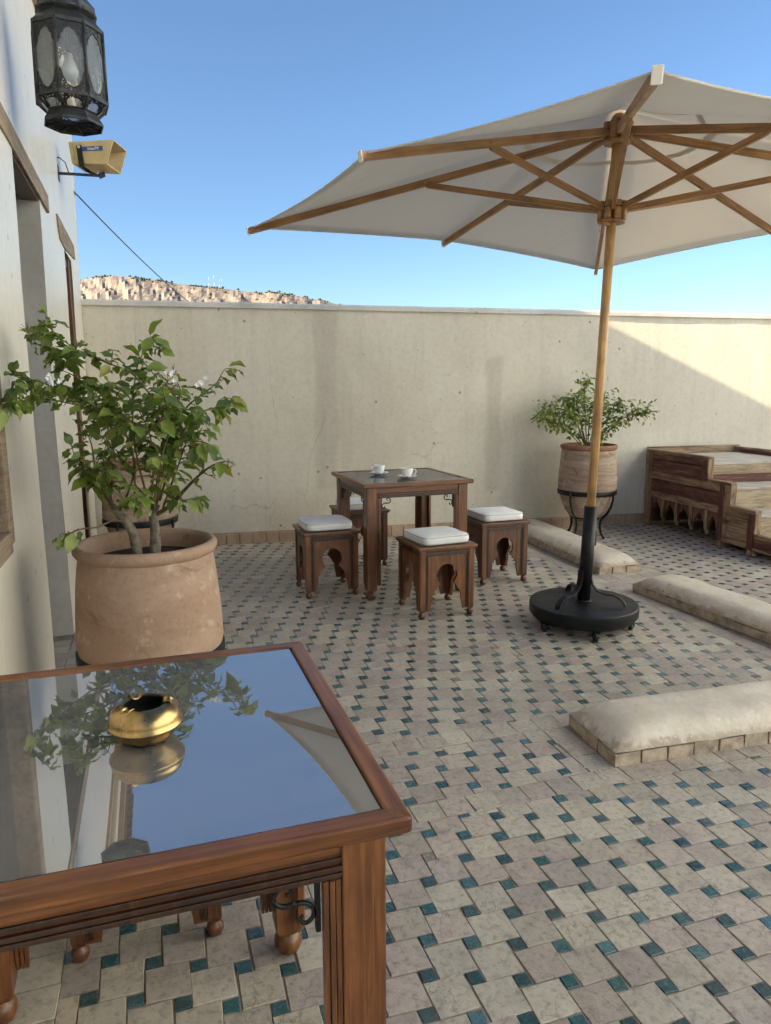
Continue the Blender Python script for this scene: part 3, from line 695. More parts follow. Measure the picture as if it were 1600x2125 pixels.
def make_table(loc, rz, label):
    T = empty('wooden_table', loc, rz, label, 'table', 'square wooden glass-topped tables')
    h = TS/2; rw_ = .033
    for k in range(4):
        Mz = Matrix.Rotation(k*PI/2, 3, 'Z')
        poly = [(-h, -h), (h, -h), (h-rw_, -h+rw_), (-h+rw_, -h+rw_)]
        mb = MB(); mb.prism(poly, TH-.027, TH, lambda u, v, q: Mz @ Vector((u, v, q)))
        mb.build('top_rail', M['wood_x'] if k % 2 == 0 else M['wood_y'], T, .0045, 3)
        # thin dark fillet just inside the rail
        mb = MB(); i0, i1 = h-rw_-.001, h-rw_-.011
        mb.prism([(-i0, -i0), (i0, -i0), (i1, -i1), (-i1, -i1)], TH-.026, TH-.010, lambda u, v, q: Mz @ Vector((u, v, q)))
        mb.build('inner_fillet', M['dark_x'] if k % 2 == 0 else M['dark_y'], T)
        # apron
        a0 = .3165+.033-.006
        mb = MB(); mb.prism([(-.285, -a0), (.285, -a0), (.285, -a0+.022), (-.285, -a0+.022)], TH-.098, TH-.0275, lambda u, v, q: Mz @ Vector((u, v, q)))
        mb.build('apron', M['wood_x'] if k % 2 == 0 else M['wood_y'], T, .002)
        mb = MB()
        for q, (zz, pr) in enumerate(((TH-.068, .004), (TH-.080, .006), (TH-.092, .004))):
            mb.prism([(-.2838, -a0-pr), (.2838, -a0-pr), (.2838, -a0+.001), (-.2838, -a0+.001)], zz-.0045, zz+.0035, lambda u, v, q: Mz @ Vector((u, v, q)))
        mb.build('apron_moulding', M['groove'], T, .0012)
        # leg
        c = Mz @ Vector((-.3165, -.3165, 0)); L_ = .033; mb = MB(); vs = []
        for zz, s_ in ((.060, .026), (.076, .033), (TH-.0275, .033)):
            vs += [(c.x+i*s_, c.y+j*s_, zz) for i, j in ((-1, -1), (1, -1), (1, 1), (-1, 1))]
        mb.add(vs, [(3, 2, 1, 0), (8, 9, 10, 11)]+[(r_*4+i, r_*4+(i+1) % 4, r_*4+4+(i+1) % 4, r_*4+4+i) for r_ in (0, 1) for i in range(4)])
        lg = mb.build('leg', M['wood_z'], T, .003)
        MB().lathe([(.016, 0), (.027, .006), (.0345, .024), (.0335, .040), (.026, .052), (.021, .056), (.026, .0605)], 20, c).build('ball_foot', M['wood_z'], lg)
        mb = MB()
        for q, (off, pr) in enumerate(((.005, .004), (.014, .006), (.023, .004))):     # reeded inner edge strips on the two inner sides of the face
            for sx in (1,):
                w0 = .033+.001+off
                mb.prism([(-.3165+w0-.004, -a0-pr), (-.3165+w0+.0035, -a0-pr), (-.3165+w0+.0035, -a0+.012), (-.3165+w0-.004, -a0+.012)], .10, TH-.0985, lambda u, v, q: Mz @ Vector((u, v, q)))
                mb.prism([(-a0-pr, -.3165+w0-.004), (-a0-pr, -.3165+w0+.0035), (-a0+.012, -.3165+w0+.0035), (-a0+.012, -.3165+w0-.004)], .10, TH-.0985, lambda u, v, q: Mz @ Vector((u, v, q)))
        mb.build('reeding', M['wood_z'], lg, .001)
        for q in (0, 1):
            if q == 0: X_, Y_, o_ = Vector((1, 0, 0)), Vector((0, 1, 0)), Vector((-.3165+.0635, -.3165-.018, TH-.103))
            else: X_, Y_, o_ = Vector((0, 1, 0)), Vector((1, 0, 0)), Vector((-.3165-.018, -.3165+.0635, TH-.103))
            M4 = Matrix((Mz @ X_, Mz @ Y_, Vector((0, 0, 1)))).transposed().to_4x4(); M4.translation = Mz @ o_
            scroll_bracket(T, M4)
    i0 = h-rw_-.0015
    MB().box(-i0, i0, -i0, i0, TH-.033, TH-.012).build('top_panel', M['top_panel'], T)
    mb = MB(); q0, q1 = i0-.045, i0-.052
    for k in range(4):
        Mz = Matrix.Rotation(k*PI/2, 3, 'Z'); mb.prism([(-q0, -q0), (q0, -q0), (q1, -q1), (-q1, -q1)], TH-.0119, TH-.0105, lambda u, v, q: Mz @ Vector((u, v, q)))
    mb.build('panel_bead', M['dark_x'], T)
    gl = i0+.012
    MB().box(-gl+.014, gl-.014, -gl+.014, gl-.014, TH-.0095, TH-.0035).build('glass_top', M['glass'], T)
    return T
M['top_panel'] = wood('table_panel_wood', 'y', (.17, .07, .026), (.30, .13, .05), (.42, .20, .08), .45, .7, .0)
make_table((-.0605, 1.253, 0), R(.5), 'large dark wooden table with glass top carrying the brass ashtray')
make_table((1.6096, 4.674, 0), R(1.67), 'wooden table with glass top carrying two coffee cups, between four cushioned stools')

# ------------------------------------------------------------------ stools and cushions
def stool_profile():
    pr = [(.108, .045), (.105, .070), (.095, .112), (.093, .150), (.082, .158), (.080, .172), (.068, .180), (.0625, .192)]
    for k in range(13):
        a = R(-48)+(R(90)-R(-48))*k/12; pr.append((.066*math.cos(a), .262+.066*math.sin(a)))
    return pr
def make_stool(loc, rz, label, warm):
    W_ = 'wood_' if warm else 'dark_'
    T = empty('wooden_stool', loc, rz, label, 'stool', 'carved wooden stools with arched sides')
    HS, BH = .439, .176; pr = stool_profile()
    poly = [(-BH+.034, .046), (-BH+.034, HS-.020), (BH-.034, HS-.020), (BH-.034, .046)]+pr+[(-x, z) for x, z in pr[::-1][1:]]
    for k in range(4):
        Mz = Matrix.Rotation(k*PI/2, 3, 'Z'); ax = 'x' if k % 2 == 0 else 'y'
        mb = MB(); mb.prism(poly, -BH+.006, -BH+.024, lambda u, v, q: Mz @ Vector((u, q, v))); mb.build('arched_panel', M[W_+'z'], T)
        mb = MB()
        for off, p_ in ((.003, .009), (.013, .006)):
            x_ = BH-.036-off
            for sg in (-1, 1): mb.prism([(sg*x_-.0035, .055), (sg*x_+.0035, .055), (sg*x_+.0035, HS-.042-off), (sg*x_-.0035, HS-.042-off)], -BH+.0065-p_*.6, -BH+.0075, lambda u, v, q: Mz @ Vector((u, q, v)))
            zz = HS-.042-off; mb.prism([(-x_+.0036, zz-.0035), (x_-.0036, zz-.0035), (x_-.0036, zz+.0035), (-x_+.0036, zz+.0035)], -BH+.0065-p_*.6, -BH+.0075, lambda u, v, q: Mz @ Vector((u, q, v)))
        mb.prism([(-BH+.035, HS-.036), (BH-.035, HS-.036), (BH-.035, HS-.021), (-BH+.035, HS-.021)], -BH+.001, -BH+.0055, lambda u, v, q: Mz @ Vector((u, q, v)))
        mb.build('panel_moulding', M['groove'], T, .0012)
        c = Mz @ Vector((-BH+.0175, -BH+.0175, 0)); mb = MB(); vs = []
        for zz, s_ in ((.042, .0125), (.056, .0175), (HS-.0185, .0175)):
            vs += [(c.x+i*s_, c.y+j*s_, zz) for i, j in ((-1, -1), (1, -1), (1, 1), (-1, 1))]
        mb.add(vs, [(3, 2, 1, 0), (8, 9, 10, 11)]+[(r_*4+i, r_*4+(i+1) % 4, r_*4+4+(i+1) % 4, r_*4+4+i) for r_ in (0, 1) for i in range(4)])
        lg = mb.build('leg', M[W_+'z'], T, .002)
        MB().lathe([(.010, 0), (.017, .004), (.0215, .017), (.020, .030), (.013, .038), (.012, .042), (.015, .044)], 18, c).build('ball_foot', M['dark_z'], lg)
    h = .1905; MB().box(-h, h, -h, h, HS-.018, HS).build('seat_board', M[W_+'x'], T, .005, 3)
    MB().box(-h+.006, h-.006, -h+.006, h-.006, HS-.0235, HS-.0182).build('seat_moulding', M['dark_x'], T)
    return T
def make_cushion(loc, rz, label, tilt=(0, 0), sx=.158, sd=1):
    T = empty('seat_cushion', loc, rz, label, 'cushion', 'white square seat cushions'); T.rotation_euler = (tilt[0], tilt[1], rz)
    n = 18; H_ = .052; rr = random.Random(sd)
    def sq(a, k):
        c, s_ = math.cos(a), math.sin(a); p_ = 7.5; r_ = (abs(c)**p_+abs(s_)**p_)**(-1/p_); return c*r_*k, s_*r_*k
    vs, fs = [], []; NA_ = 72; prof = [(.0, .002, 0), (.6, .0015, 0), (.94, .004, 0), (.985, .008, 0), (1.0, .016, 1), (1.012, .028, 1), (1.0, .042, 1), (.985, .0475, 0), (.93, .051, 0), (.75, .0565, 0), (.5, .0590, 0), (.25, .060, 0), (0.0, .0605, 0)]
    for k_, z_, _ in prof:
        for q in range(NA_):
            a = 2*PI*q/NA_; x_, y_ = sq(a, sx*max(k_, .0005))
            w_ = noise.noise(Vector((x_*14+sd*3, y_*14, sd)))*.0035*(1 if z_ > .03 else .2)
            wr = 1+.012*noise.noise(Vector((math.cos(a)*5+sd, math.sin(a)*5, z_*40)))
            vs.append((x_*wr, y_*wr, z_+w_*(1 if k_ < .99 else .3)))
    for i in range(len(prof)-1):
        for q in range(NA_): fs.append((i*NA_+q, i*NA_+(q+1) % NA_, (i+1)*NA_+(q+1) % NA_, (i+1)*NA_+q))
    mb = MB(); mb.add(vs, fs, True); mb.build('cover', M['cushion'], T)
    for zz, kk in ((.0465, .992), (.0075, .992)):
        MB().tube([(*sq(2*PI*q/NA_, sx*kk), zz) for q in range(NA_)], .0028, 6, True).build('piping', M['piping'], T)
    return T
ST = [((1.0838, 4.6635), .4, True, 'brown carved stool on the terracotta jar side of the cup table', 1.0),
      ((1.623, 4.032), 2.4, True, 'orange brown carved stool standing out in front of the cup table', 3.0),
      ((2.3023, 4.6056), .3, False, 'brown carved stool on the umbrella side of the cup table', 1.0),
      ((1.515, 5.365), 1.0, False, 'dark carved stool between the cup table and the back wall', 0)]
CU = ['white seat cushion on the stool at the terracotta jar side of the cup table', 'white seat cushion on the orange brown stool in front of the cup table', 'white seat cushion on the stool at the umbrella side of the cup table', 'white seat cushion on the stool hidden behind the cup table']
for k, ((x, y), a, wm_, lb, ct) in enumerate(ST):
    make_stool((x, y, 0), R(a), lb, wm_)
    make_cushion((x+(.004 if k != 0 else -.006), y+.006, .4395), R(a+ct), CU[k], sd=k+2)
make_stool((-.064, 1.848, 0), R(-2.6), 'dark carved stool tucked underneath the glass table with the ashtray', False)

# ------------------------------------------------------------------ ashtray and cups
AS = empty('ashtray', (-.035, 1.246, TH-.0033), R(20), 'round brass ashtray with three cigarette rests on the glass table', 'ashtray')
MB().lathe([(.0001, 0), (.034, 0), (.040, .003), (.055, .018), (.0605, .0285), (.0635, .030), (.0635, .0325), (.0608, .0345), (.0612, .041), (.0585, .0505), (.0525, .058), (.044, .0632), (.0375, .0655), (.0355, .065)], 56, caps=False).build('bowl', M['brass'], AS)
MB().lathe([(.0354, .0648), (.034, .062), (.045, .054), (.053, .040), (.050, .022), (.038, .006), (.0001, .005)], 40, caps=False).build('bowl_inside', M['ash_inside'], AS)
for a in (95, 205, 335):
    Mz = Matrix.Rotation(R(a), 3, 'Z'); vs = []
    for i in range(5):
        r_ = .030+i*.0042; zz = .0595+(.006 if i in (0, 4) else .0085)-(.004 if i == 4 else 0)
        for j in range(7):
            b_ = -PI/2+PI*j/6; vs.append(Mz @ Vector((r_, math.sin(b_)*.0085, zz+.0015-math.cos(b_)*.0065)))
    mb = MB(); mb.add(vs, [(i*7+j, (i+1)*7+j, (i+1)*7+j+1, i*7+j+1) for i in range(4) for j in range(6)], True)
    o = mb.build('cigarette_rest', M['brass'], AS); s_ = o.modifiers.new('s', 'SOLIDIFY'); s_.thickness = .0012
def cup_set(x, y, rz, l1, l2, spoon):
    z = TH-.0033
    s_ = empty('saucer', (x, y, z), rz, l1, 'saucer', 'white coffee saucers')
    MB().lathe([(.0001, 0), (.028, 0), (.030, .003), (.050, .009), (.066, .017), (.068, .0185), (.066, .0195), (.048, .0125), (.030, .006), (.0001, .0055)], 48).build('plate', M['china'], s_)
    c = empty('coffee_cup', (x, y, z+.0055), rz, l2, 'cup', 'white coffee cups')
    MB().lathe([(.0001, 0), (.022, 0), (.024, .002), (.028, .010), (.036, .028), (.0405, .045), (.042, .062), (.0415, .063), (.040, .062), (.0385, .045), (.034, .028), (.026, .012), (.0001, .008)], 48).build('body', M['china'], c)
    MB().lathe([(.0395, .0515), (.0001, .0515)], 40, caps=False).build('coffee', M['coffee'], c)
    MB().tube([(-.0385, 0, .052), (-.050, 0, .055), (-.060, 0, .049), (-.062, 0, .038), (-.054, 0, .026), (-.036, 0, .020)], [.0038, .0036, .0036, .0036, .0038, .0045], 10).build('handle', M['china'], c)
    if spoon:
        sp = MB().tube([(.020, .006, .012), (-.028, .010, .055), (-.045, .011, .073)], [.0022, .002, .0032], 8).build('teaspoon', M['steel'])
        sp.location = (x, y, z+.0055); sp.rotation_euler = (0, 0, rz); tag(sp, 'small steel teaspoon leaning inside a white coffee cup', 'spoon')
    else:
        sp = MB().tube([(-.050, -.042, .0195), (-.02, -.049, .0165), (.03, -.050, .0165)], [.0034, .002, .0022], 8).build('teaspoon', M['steel'])
        sp.location = (x, y, z); sp.rotation_euler = (0, 0, rz); tag(sp, 'small steel teaspoon lying on a white saucer', 'spoon')
cup_set(1.492, 4.765, R(18), 'white saucer under the cup with a spoon standing in it', 'white coffee cup with a spoon standing in it', True)
cup_set(1.612, 4.525, R(150), 'white saucer with a spoon lying across it', 'white coffee cup on the saucer with a lying spoon', False)

# ------------------------------------------------------------------ umbrella
UB = Vector((2.315, 3.475, 0)); UN = Vector((.012, -.028, 1)).normalized()
def on_pole(t_): return UB+UN*t_
ST_ = empty('umbrella_base', (UB.x, UB.y, 0), 0, 'round black steel umbrella base on small castors', 'umbrella base')
MB().lathe([(.0001, .052), (.27, .052), (.285, .060), (.305, .085), (.305, .138), (.300, .143), (.0001, .146)], 72).build('disc', M['black_iron'], ST_, .002)
pt = MB().tube([Vector((0, 0, .140)), UN*.70], .0365, 24); pt.build('post', M['black_iron'], ST_)
MB().lathe([(.043, 0), (.040, .008), (.037, .012)], 24, (UN*.146)).build('weld_collar', M['black_iron'], ST_)
for a in (200, 318, 80):
    Mz = Matrix.Rotation(R(a), 3, 'Z')
    path = [(.038, .335), (.038, .285), (.048, .245), (.075, .215), (.12, .20), (.165, .20), (.20, .185), (.222, .163), (.230, .144)]
    mb = MB(); vs = []
    for i, (u, v) in enumerate(path):
        p0 = Vector(path[max(0, i-1)]); p1 = Vector(path[min(len(path)-1, i+1)]); tt = (p1-p0).normalized(); nn = Vector((-tt.y, tt.x))*.004
        for sg, hh in ((1, -.017), (1, .017), (-1, .017), (-1, -.017)): vs.append(Mz @ Vector((u+nn.x*sg, hh, v+nn.y*sg)))
    mb.add(vs, [(i*4+k, (i+1)*4+k, (i+1)*4+(k+1) % 4, i*4+(k+1) % 4) for i in range(len(path)-1) for k in range(4)]+[(0, 1, 2, 3), tuple(len(vs)-4+k for k in (3, 2, 1, 0))])
    mb.build('strap_leg', M['black_iron'], ST_, .0015)
mb = MB(); Mz = Matrix.Rotation(R(20), 3, 'Z')
mb.tube([Mz @ Vector((.036, 0, .50)), Mz @ Vector((.075, 0, .50))], .006, 8); mb.bar(Mz @ Vector((.078, 0, .46)), Mz @ Vector((.078, 0, .545)), .012, .022, Mz @ Vector((1, 0, 0))); mb.build('clamp_screw', M['black_iron'], ST_)
for k, a in enumerate((252, 186, 324, 110)):
    p = Vector((math.cos(R(a))*.265, math.sin(R(a))*.265, 0)); cs = empty('castor', p, R(a+40*k)); cs.parent = ST_
    wl_ = MB().lathe([(.010, -.011), (.024, -.011), (.026, -.007), (.026, .007), (.024, .011), (.010, .011)], 20, smooth=True).build('wheel', M['rubber'], cs, loc=(0, 0, .026)); wl_.rotation_euler = (PI/2, 0, 0)
    hb = MB().lathe([(.0001, -.0135), (.010, -.0135), (.010, .0135), (.0001, .0135)], 14).build('wheel_hub', M['steel'], wl_)
    mb = MB(); mb.box(-.010, .014, -.019, -.0155, .018, .052).box(-.010, .014, .0155, .019, .018, .052).box(-.014, .018, -.019, .019, .048, .0535); mb.build('fork', M['black_iron'], cs, .001)
    if k in (0, 2): MB().box(.014, .052, -.010, .010, .044, .048).build('brake_lever', M['steel'], cs)
UM = empty('patio_umbrella', on_pole(.14), 0, 'large square cream canvas patio umbrella with wooden pole and ribs', 'umbrella')
e1 = Vector((0, 1, 0)).cross(UN).normalized(); e2 = UN.cross(e1)
def ul(r_, a, h): return UN*h+e1*(math.cos(a)*r_)+e2*(math.sin(a)*r_)      # local to UM
HU, HR, HA = 2.50, 2.115, 2.60          # upper hub, runner, canopy apex (above .14)
A0 = -2.123
MB().tube([UN*.45, UN*HU], .0245, 24).build('pole', M['teak_z'], UM)
tipz = lambda k: 2.068+(.079 if k % 2 else 0)-(.022 if k == 0 else 0); tipr = lambda k: (2.006 if k % 2 == 0 else 1.469)-(.045 if k == 0 else 0)
def frame_bar(name, a, b, wd, ht, mat, parent):
    a = Vector(a); b = Vector(b); L = (b-a).length; X_ = (b-a).normalized(); Z_ = UN-X_*UN.dot(X_); Z_.normalize(); Y_ = Z_.cross(X_)
    mb = MB(); poly = [(0, -ht/2), (L-ht*.5, -ht/2)]+[(L-ht*.5+math.cos(t_)*ht*.5, math.sin(t_)*ht*.5) for t_ in (-PI/3, -PI/6, 0, PI/6, PI/3)]+[(L-ht*.5, ht/2), (0, ht/2)]
    mb.prism(poly, -wd/2, wd/2, lambda u, v, q: Vector((u, q, v)))
    o = mb.build(name, mat, parent, .003); M4 = Matrix((X_, Y_, Z_)).transposed().to_4x4(); M4.translation = a; o.matrix_local = M4; return o
pins = []
for k in range(8):
    a = A0-k*PI/4; tip = ul(tipr(k)+.028, a, tipz(k)+.002); root = ul(.062, a, HU-.012)
    rb = frame_bar('rib', root, tip, .023, .037, M['teak'], UM)
    fr_k = .53 if k % 2 else .47; off = UN*-.012
    pin = root.lerp(tip, fr_k)
    st = ul(.062, a, HR+.01); sd_ = UN.cross((tip-root)).normalized()
    frame_bar('strut', st, pin+UN*-.010, .020, .030, M['teak'], UM)
    o = MB().tube([pin-sd_*.0165, pin+sd_*.0165], .008, 12).build('pivot_pin', M['brass'], UM)
    # pocket cap at the rib end
    d_ = (tip-root).normalized(); o = MB().bar(tip-d_*.004, tip+d_*.003, .030, .046, UN).build('rib_pocket', M['seam'], UM, .003)
def hub(h, hh, name, slots):
    mb = MB()
    for k in range(8):
        a = A0-(k+.5)*PI/4; c_, s_ = e1*math.cos(a)+e2*math.sin(a), -e1*math.sin(a)+e2*math.cos(a)
        poly = [(.024, -.009), (.046, -.0165), (.070, -.0165), (.074, -.012), (.074, .012), (.070, .0165), (.046, .0165), (.024, .009)]
        mb.prism(poly, h-hh/2, h+hh/2, lambda u, v, q: c_*u+s_*v+UN*q)
    lo = h-hh/2
    pl_ = []
    for k in range(16):
        a = 2*PI*k/16; pl_.append((a, .071 if k % 2 else .066))
    mb.prism([(r_*math.cos(a), r_*math.sin(a)) for a, r_ in pl_], lo-.016, lo-.0005, lambda u, v, q: e1*u+e2*v+UN*q)
    return mb.build(name, M['teak'], UM, .003)
hub(HU-.005, .085, 'crown_hub', 8); hub(HR, .090, 'runner_hub', 8)
MB().lathe([(.073, -.004), (.0765, 0), (.073, .004)], 24, tuple(UN*(HR+.012)), caps=False).build('hub_wire', M['black_iron'], UM)
MB().lathe([(.0001, .035), (.022, .034), (.034, .020), (.036, 0)], 20, tuple(UN*(HU+.045))).build('finial', M['teak'], UM)
# peg with chain
pg = ul(.088, R(205), HR-.068); pg2 = ul(.028, R(205)+PI, HR-.066)
MB().tube([pg, pg2], .0095, 8).build('wooden_peg', M['teak'], UM)
ch = MB(); p_a = ul(.074, R(215), HR+.03); p_m = pg+Vector((-.012, 0, -.055)); cpts = []
for i in range(9): cpts.append(p_a.lerp(pg+Vector((.01, 0, .012)), i/8))
cpts2 = [pg+Vector((.012, 0, -.004)), pg+Vector((.010, 0, -.035)), pg+Vector((-.002, 0, -.058)), pg+Vector((-.014, 0, -.042)), pg+Vector((-.016, 0, -.010))]
def chain(pts, n):
    tot = []; 
    for i in range(n):
        q = i/(n-1)*(len(pts)-1); j = min(len(pts)-2, int(q)); tot.append(pts[j].lerp(pts[j+1], q-j))
    for i in range(n-1):
        c_ = (tot[i]+tot[i+1])/2; tt = (tot[i+1]-tot[i]).normalized(); sd = tt.cross(Vector((0, 1, 0)) if i % 2 else Vector((1, 0, .3))).normalized(); hl = (tot[i+1]-tot[i]).length*.62
        ch.tube([c_+tt*(hl*math.cos(2*PI*k/8))+sd*(.0032*math.sin(2*PI*k/8)) for k in range(8)], .0008, 5, True)
chain(cpts, 11); chain(cpts2, 12); ch.build('chain', M['steel'], UM)
# canopy: eight cloth panels, sagging slightly between ribs
mb = MB(); NU_, NV_ = 18, 12
def edge_pt(k, h=0):
    return ul(tipr(k), A0-k*PI/4, tipz(k)+.024)
apex = UN*HA
for k in range(8):
    pa_, pb_ = edge_pt(k), edge_pt((k+1) % 8); vs = []
    for i in range(NU_+1):
        u = i/NU_
        for j in range(NV_+1):
            v = j/NV_; e_ = pa_.lerp(pb_, v); s_ = 4*v*(1-v)
            inn = (UN*e_.dot(UN)-e_)
            p_ = apex.lerp(e_, u)+inn*(.030*s_*u*u)-UN*(.030*s_*math.sin(PI*min(1, u*1.05))*.8)
            if u == 0: p_ = apex
            vs.append(p_)
    mb.add(vs, [(i*(NV_+1)+j, (i+1)*(NV_+1)+j, (i+1)*(NV_+1)+j+1, i*(NV_+1)+j+1) for i in range(NU_) for j in range(NV_)], True)
cn = mb.build('canopy', M['canvas'], UM)
bm = bmesh.new(); bm.from_mesh(cn.data); bmesh.ops.remove_doubles(bm, verts=bm.verts, dist=.0004); bmesh.ops.recalc_face_normals(bm, faces=bm.faces); bm.to_mesh(cn.data); bm.free()
s_ = cn.modifiers.new('s', 'SOLIDIFY'); s_.thickness = .0022; s_.offset = 0
mb = MB(); vs = []
for k in range(8):
    pa_, pb_ = edge_pt(k), edge_pt((k+1) % 8); qa, qb = [(.225 if kk % 2 == 0 else .306) for kk in (k, k+1)]
    for j in range(10):
        v = j/10; e_ = pa_.lerp(pb_, v); s_ = 4*v*(1-v); q = 1/((1-v)/qa+v/qb); inn = (UN*e_.dot(UN)-e_)
        for q_ in (q, q*1.08): vs.append(apex.lerp(e_, q_)+inn*(.030*s_*q_*q_)-UN*(.030*s_*math.sin(PI*min(1, q_*1.05))*.8+.0045))
n_ = len(vs); mb.add(vs, [(2*k, 2*k+1, (2*k+3) % n_, (2*k+2) % n_) for k in range(n_//2)]); o = mb.build('vent_seam', M['seam'], UM); s_ = o.modifiers.new('s', 'SOLIDIFY'); s_.thickness = .0015
# hem
mb = MB()
pts = []
for k in range(8):
    pa_, pb_ = edge_pt(k), edge_pt((k+1) % 8)
    for j in range(12):
        v = j/12; e_ = pa_.lerp(pb_, v); inn = (UN*e_.dot(UN)-e_); pts.append(e_+inn*(.030*4*v*(1-v))-UN*.004)
mb.tube(pts, .004, 6, True); mb.build('hem', M['canvas'], UM)

# ------------------------------------------------------------------ pots
def make_jar(loc, label, rz=0, body='jar', rim='jar_rim'):
    J = empty('clay_jar', loc, rz, label, 'pot', 'tall clay jars in iron stands')
    MB().lathe([(.0001, .150), (.085, .150), (.118, .165), (.165, .22), (.216, .31), (.246, .395), (.260, .47), (.256, .58), (.247, .69), (.238, .77), (.233, .80)], 56, caps=False, wob=lambda a, z: .008*noise.noise(Vector((math.cos(a)*1.5, math.sin(a)*1.5, z*9+loc[0])))).build('body', M[body], J)
    MB().lathe([(.233, .798), (.243, .806), (.250, .818), (.251, .832), (.245, .843), (.233, .847), (.222, .842), (.214, .825), (.211, .76)], 56, caps=False).build('rim', M[rim], J)
    MB().lathe([(.213, .775), (.1, .785), (.0001, .79)], 32, caps=False).build('soil', M['soil'], J)
    MB().lathe([(.098, 0), (.112, .012), (.110, .05), (.100, .10), (.108, .135), (.112, .1495)], 32).build('clay_foot', M[body], J)
    s = empty('iron_stand', (0, 0, 0)); s.parent = J
    MB().lathe([(.2475, .398), (.262, .398), (.264, .402), (.264, .436), (.262, .440), (.2525, .440)], 56).build('ring', M['black_iron'], s)
    MB().lathe([(.125, .176), (.137, .176), (.139, .180), (.139, .196), (.137, .20), (.140, .20)], 40, caps=False).build('lower_ring', M['black_iron'], s)
    for k in range(4):
        a = R(25+90*k); c_, s_ = math.cos(a), math.sin(a)
        pts = [(u*c_, u*s_, v) for u, v in ((.266, .43), (.267, .37), (.250, .30), (.215, .235), (.172, .19), (.150, .15), (.148, .10), (.160, .05), (.185, .012), (.200, .006))]
        MB().tube(pts, .0085, 8, prof=[(-1.3, -.5), (1.3, -.5), (1.3, .5), (-1.3, .5)]).build('leg', M['black_iron'], s)
    return J
make_jar((3.765, 5.675, 0), 'tall banded clay jar in a black iron stand beside the painted steps')
make_jar((-.036, 2.715, 0), 'big smooth terracotta jar holding the flowering shrub, behind the glass table', R(12), 'terracotta', 'terracotta').scale = (1, 1, .965)
make_jar((-.10, 5.50, 0), 'tall clay jar in a black iron stand in the corner behind the shrub', R(30))

# ------------------------------------------------------------------ plants
def leaf_mesh(L, Wd, fold, curl, mat, name='leaf'):
    vs = []; n = 6; prof = [0, .55, .92, .98, .72, .34, 0]
    for i in range(n+1):
        x = L*i/n; w_ = Wd/2*prof[i]; z = -curl*L*(i/n)**2
        if i in (0, n): vs.append((x, 0, z)); continue
        vs += [(x, -w_, z+fold*w_+.004*math.sin(i*2.1)), (x, 0, z), (x, w_, z+fold*w_+.004*math.sin(i*1.7+1))]
    fs = [(0, 1, 2), (0, 2, 3)]
    for i in range(n-2):
        a = 1+i*3; b_ = a+3; fs += [(a, b_, b_+1, a+1), (a+1, b_+1, b_+2, a+2)]
    a = 1+(n-2)*3; fs += [(a, a+3, a+1), (a+1, a+3, a+2)]
    me = bpy.data.meshes.new(name); me.from_pydata(vs, [], fs); me.polygons.foreach_set('use_smooth', [True]*len(fs)); me.materials.append(mat); me.update(); return me
def smooth_path(pts, per=6):
    P_ = [Vector(p) for p in pts]; out = []
    for i in range(len(P_)-1):
        p0, p1, p2, p3 = P_[max(0, i-1)], P_[i], P_[i+1], P_[min(len(P_)-1, i+2)]
        for k in range(per):
            q = k/per; out.append(.5*((2*p1)+(-p0+p2)*q+(2*p0-5*p1+4*p2-p3)*q*q+(-p0+3*p1-3*p2+p3)*q**3))
    return out+[P_[-1]]
def leaf_matrix(p, d, rr, droop):
    X_ = (d+Vector((0, 0, -droop))).normalized(); U = Vector((rr.gauss(0, .45), rr.gauss(-.25, .45), 1)); Y_ = U.cross(X_).normalized(); Z_ = X_.cross(Y_)
    M4 = Matrix((X_, Y_, Z_)).transposed().to_4x4(); M4.translation = p; return M4
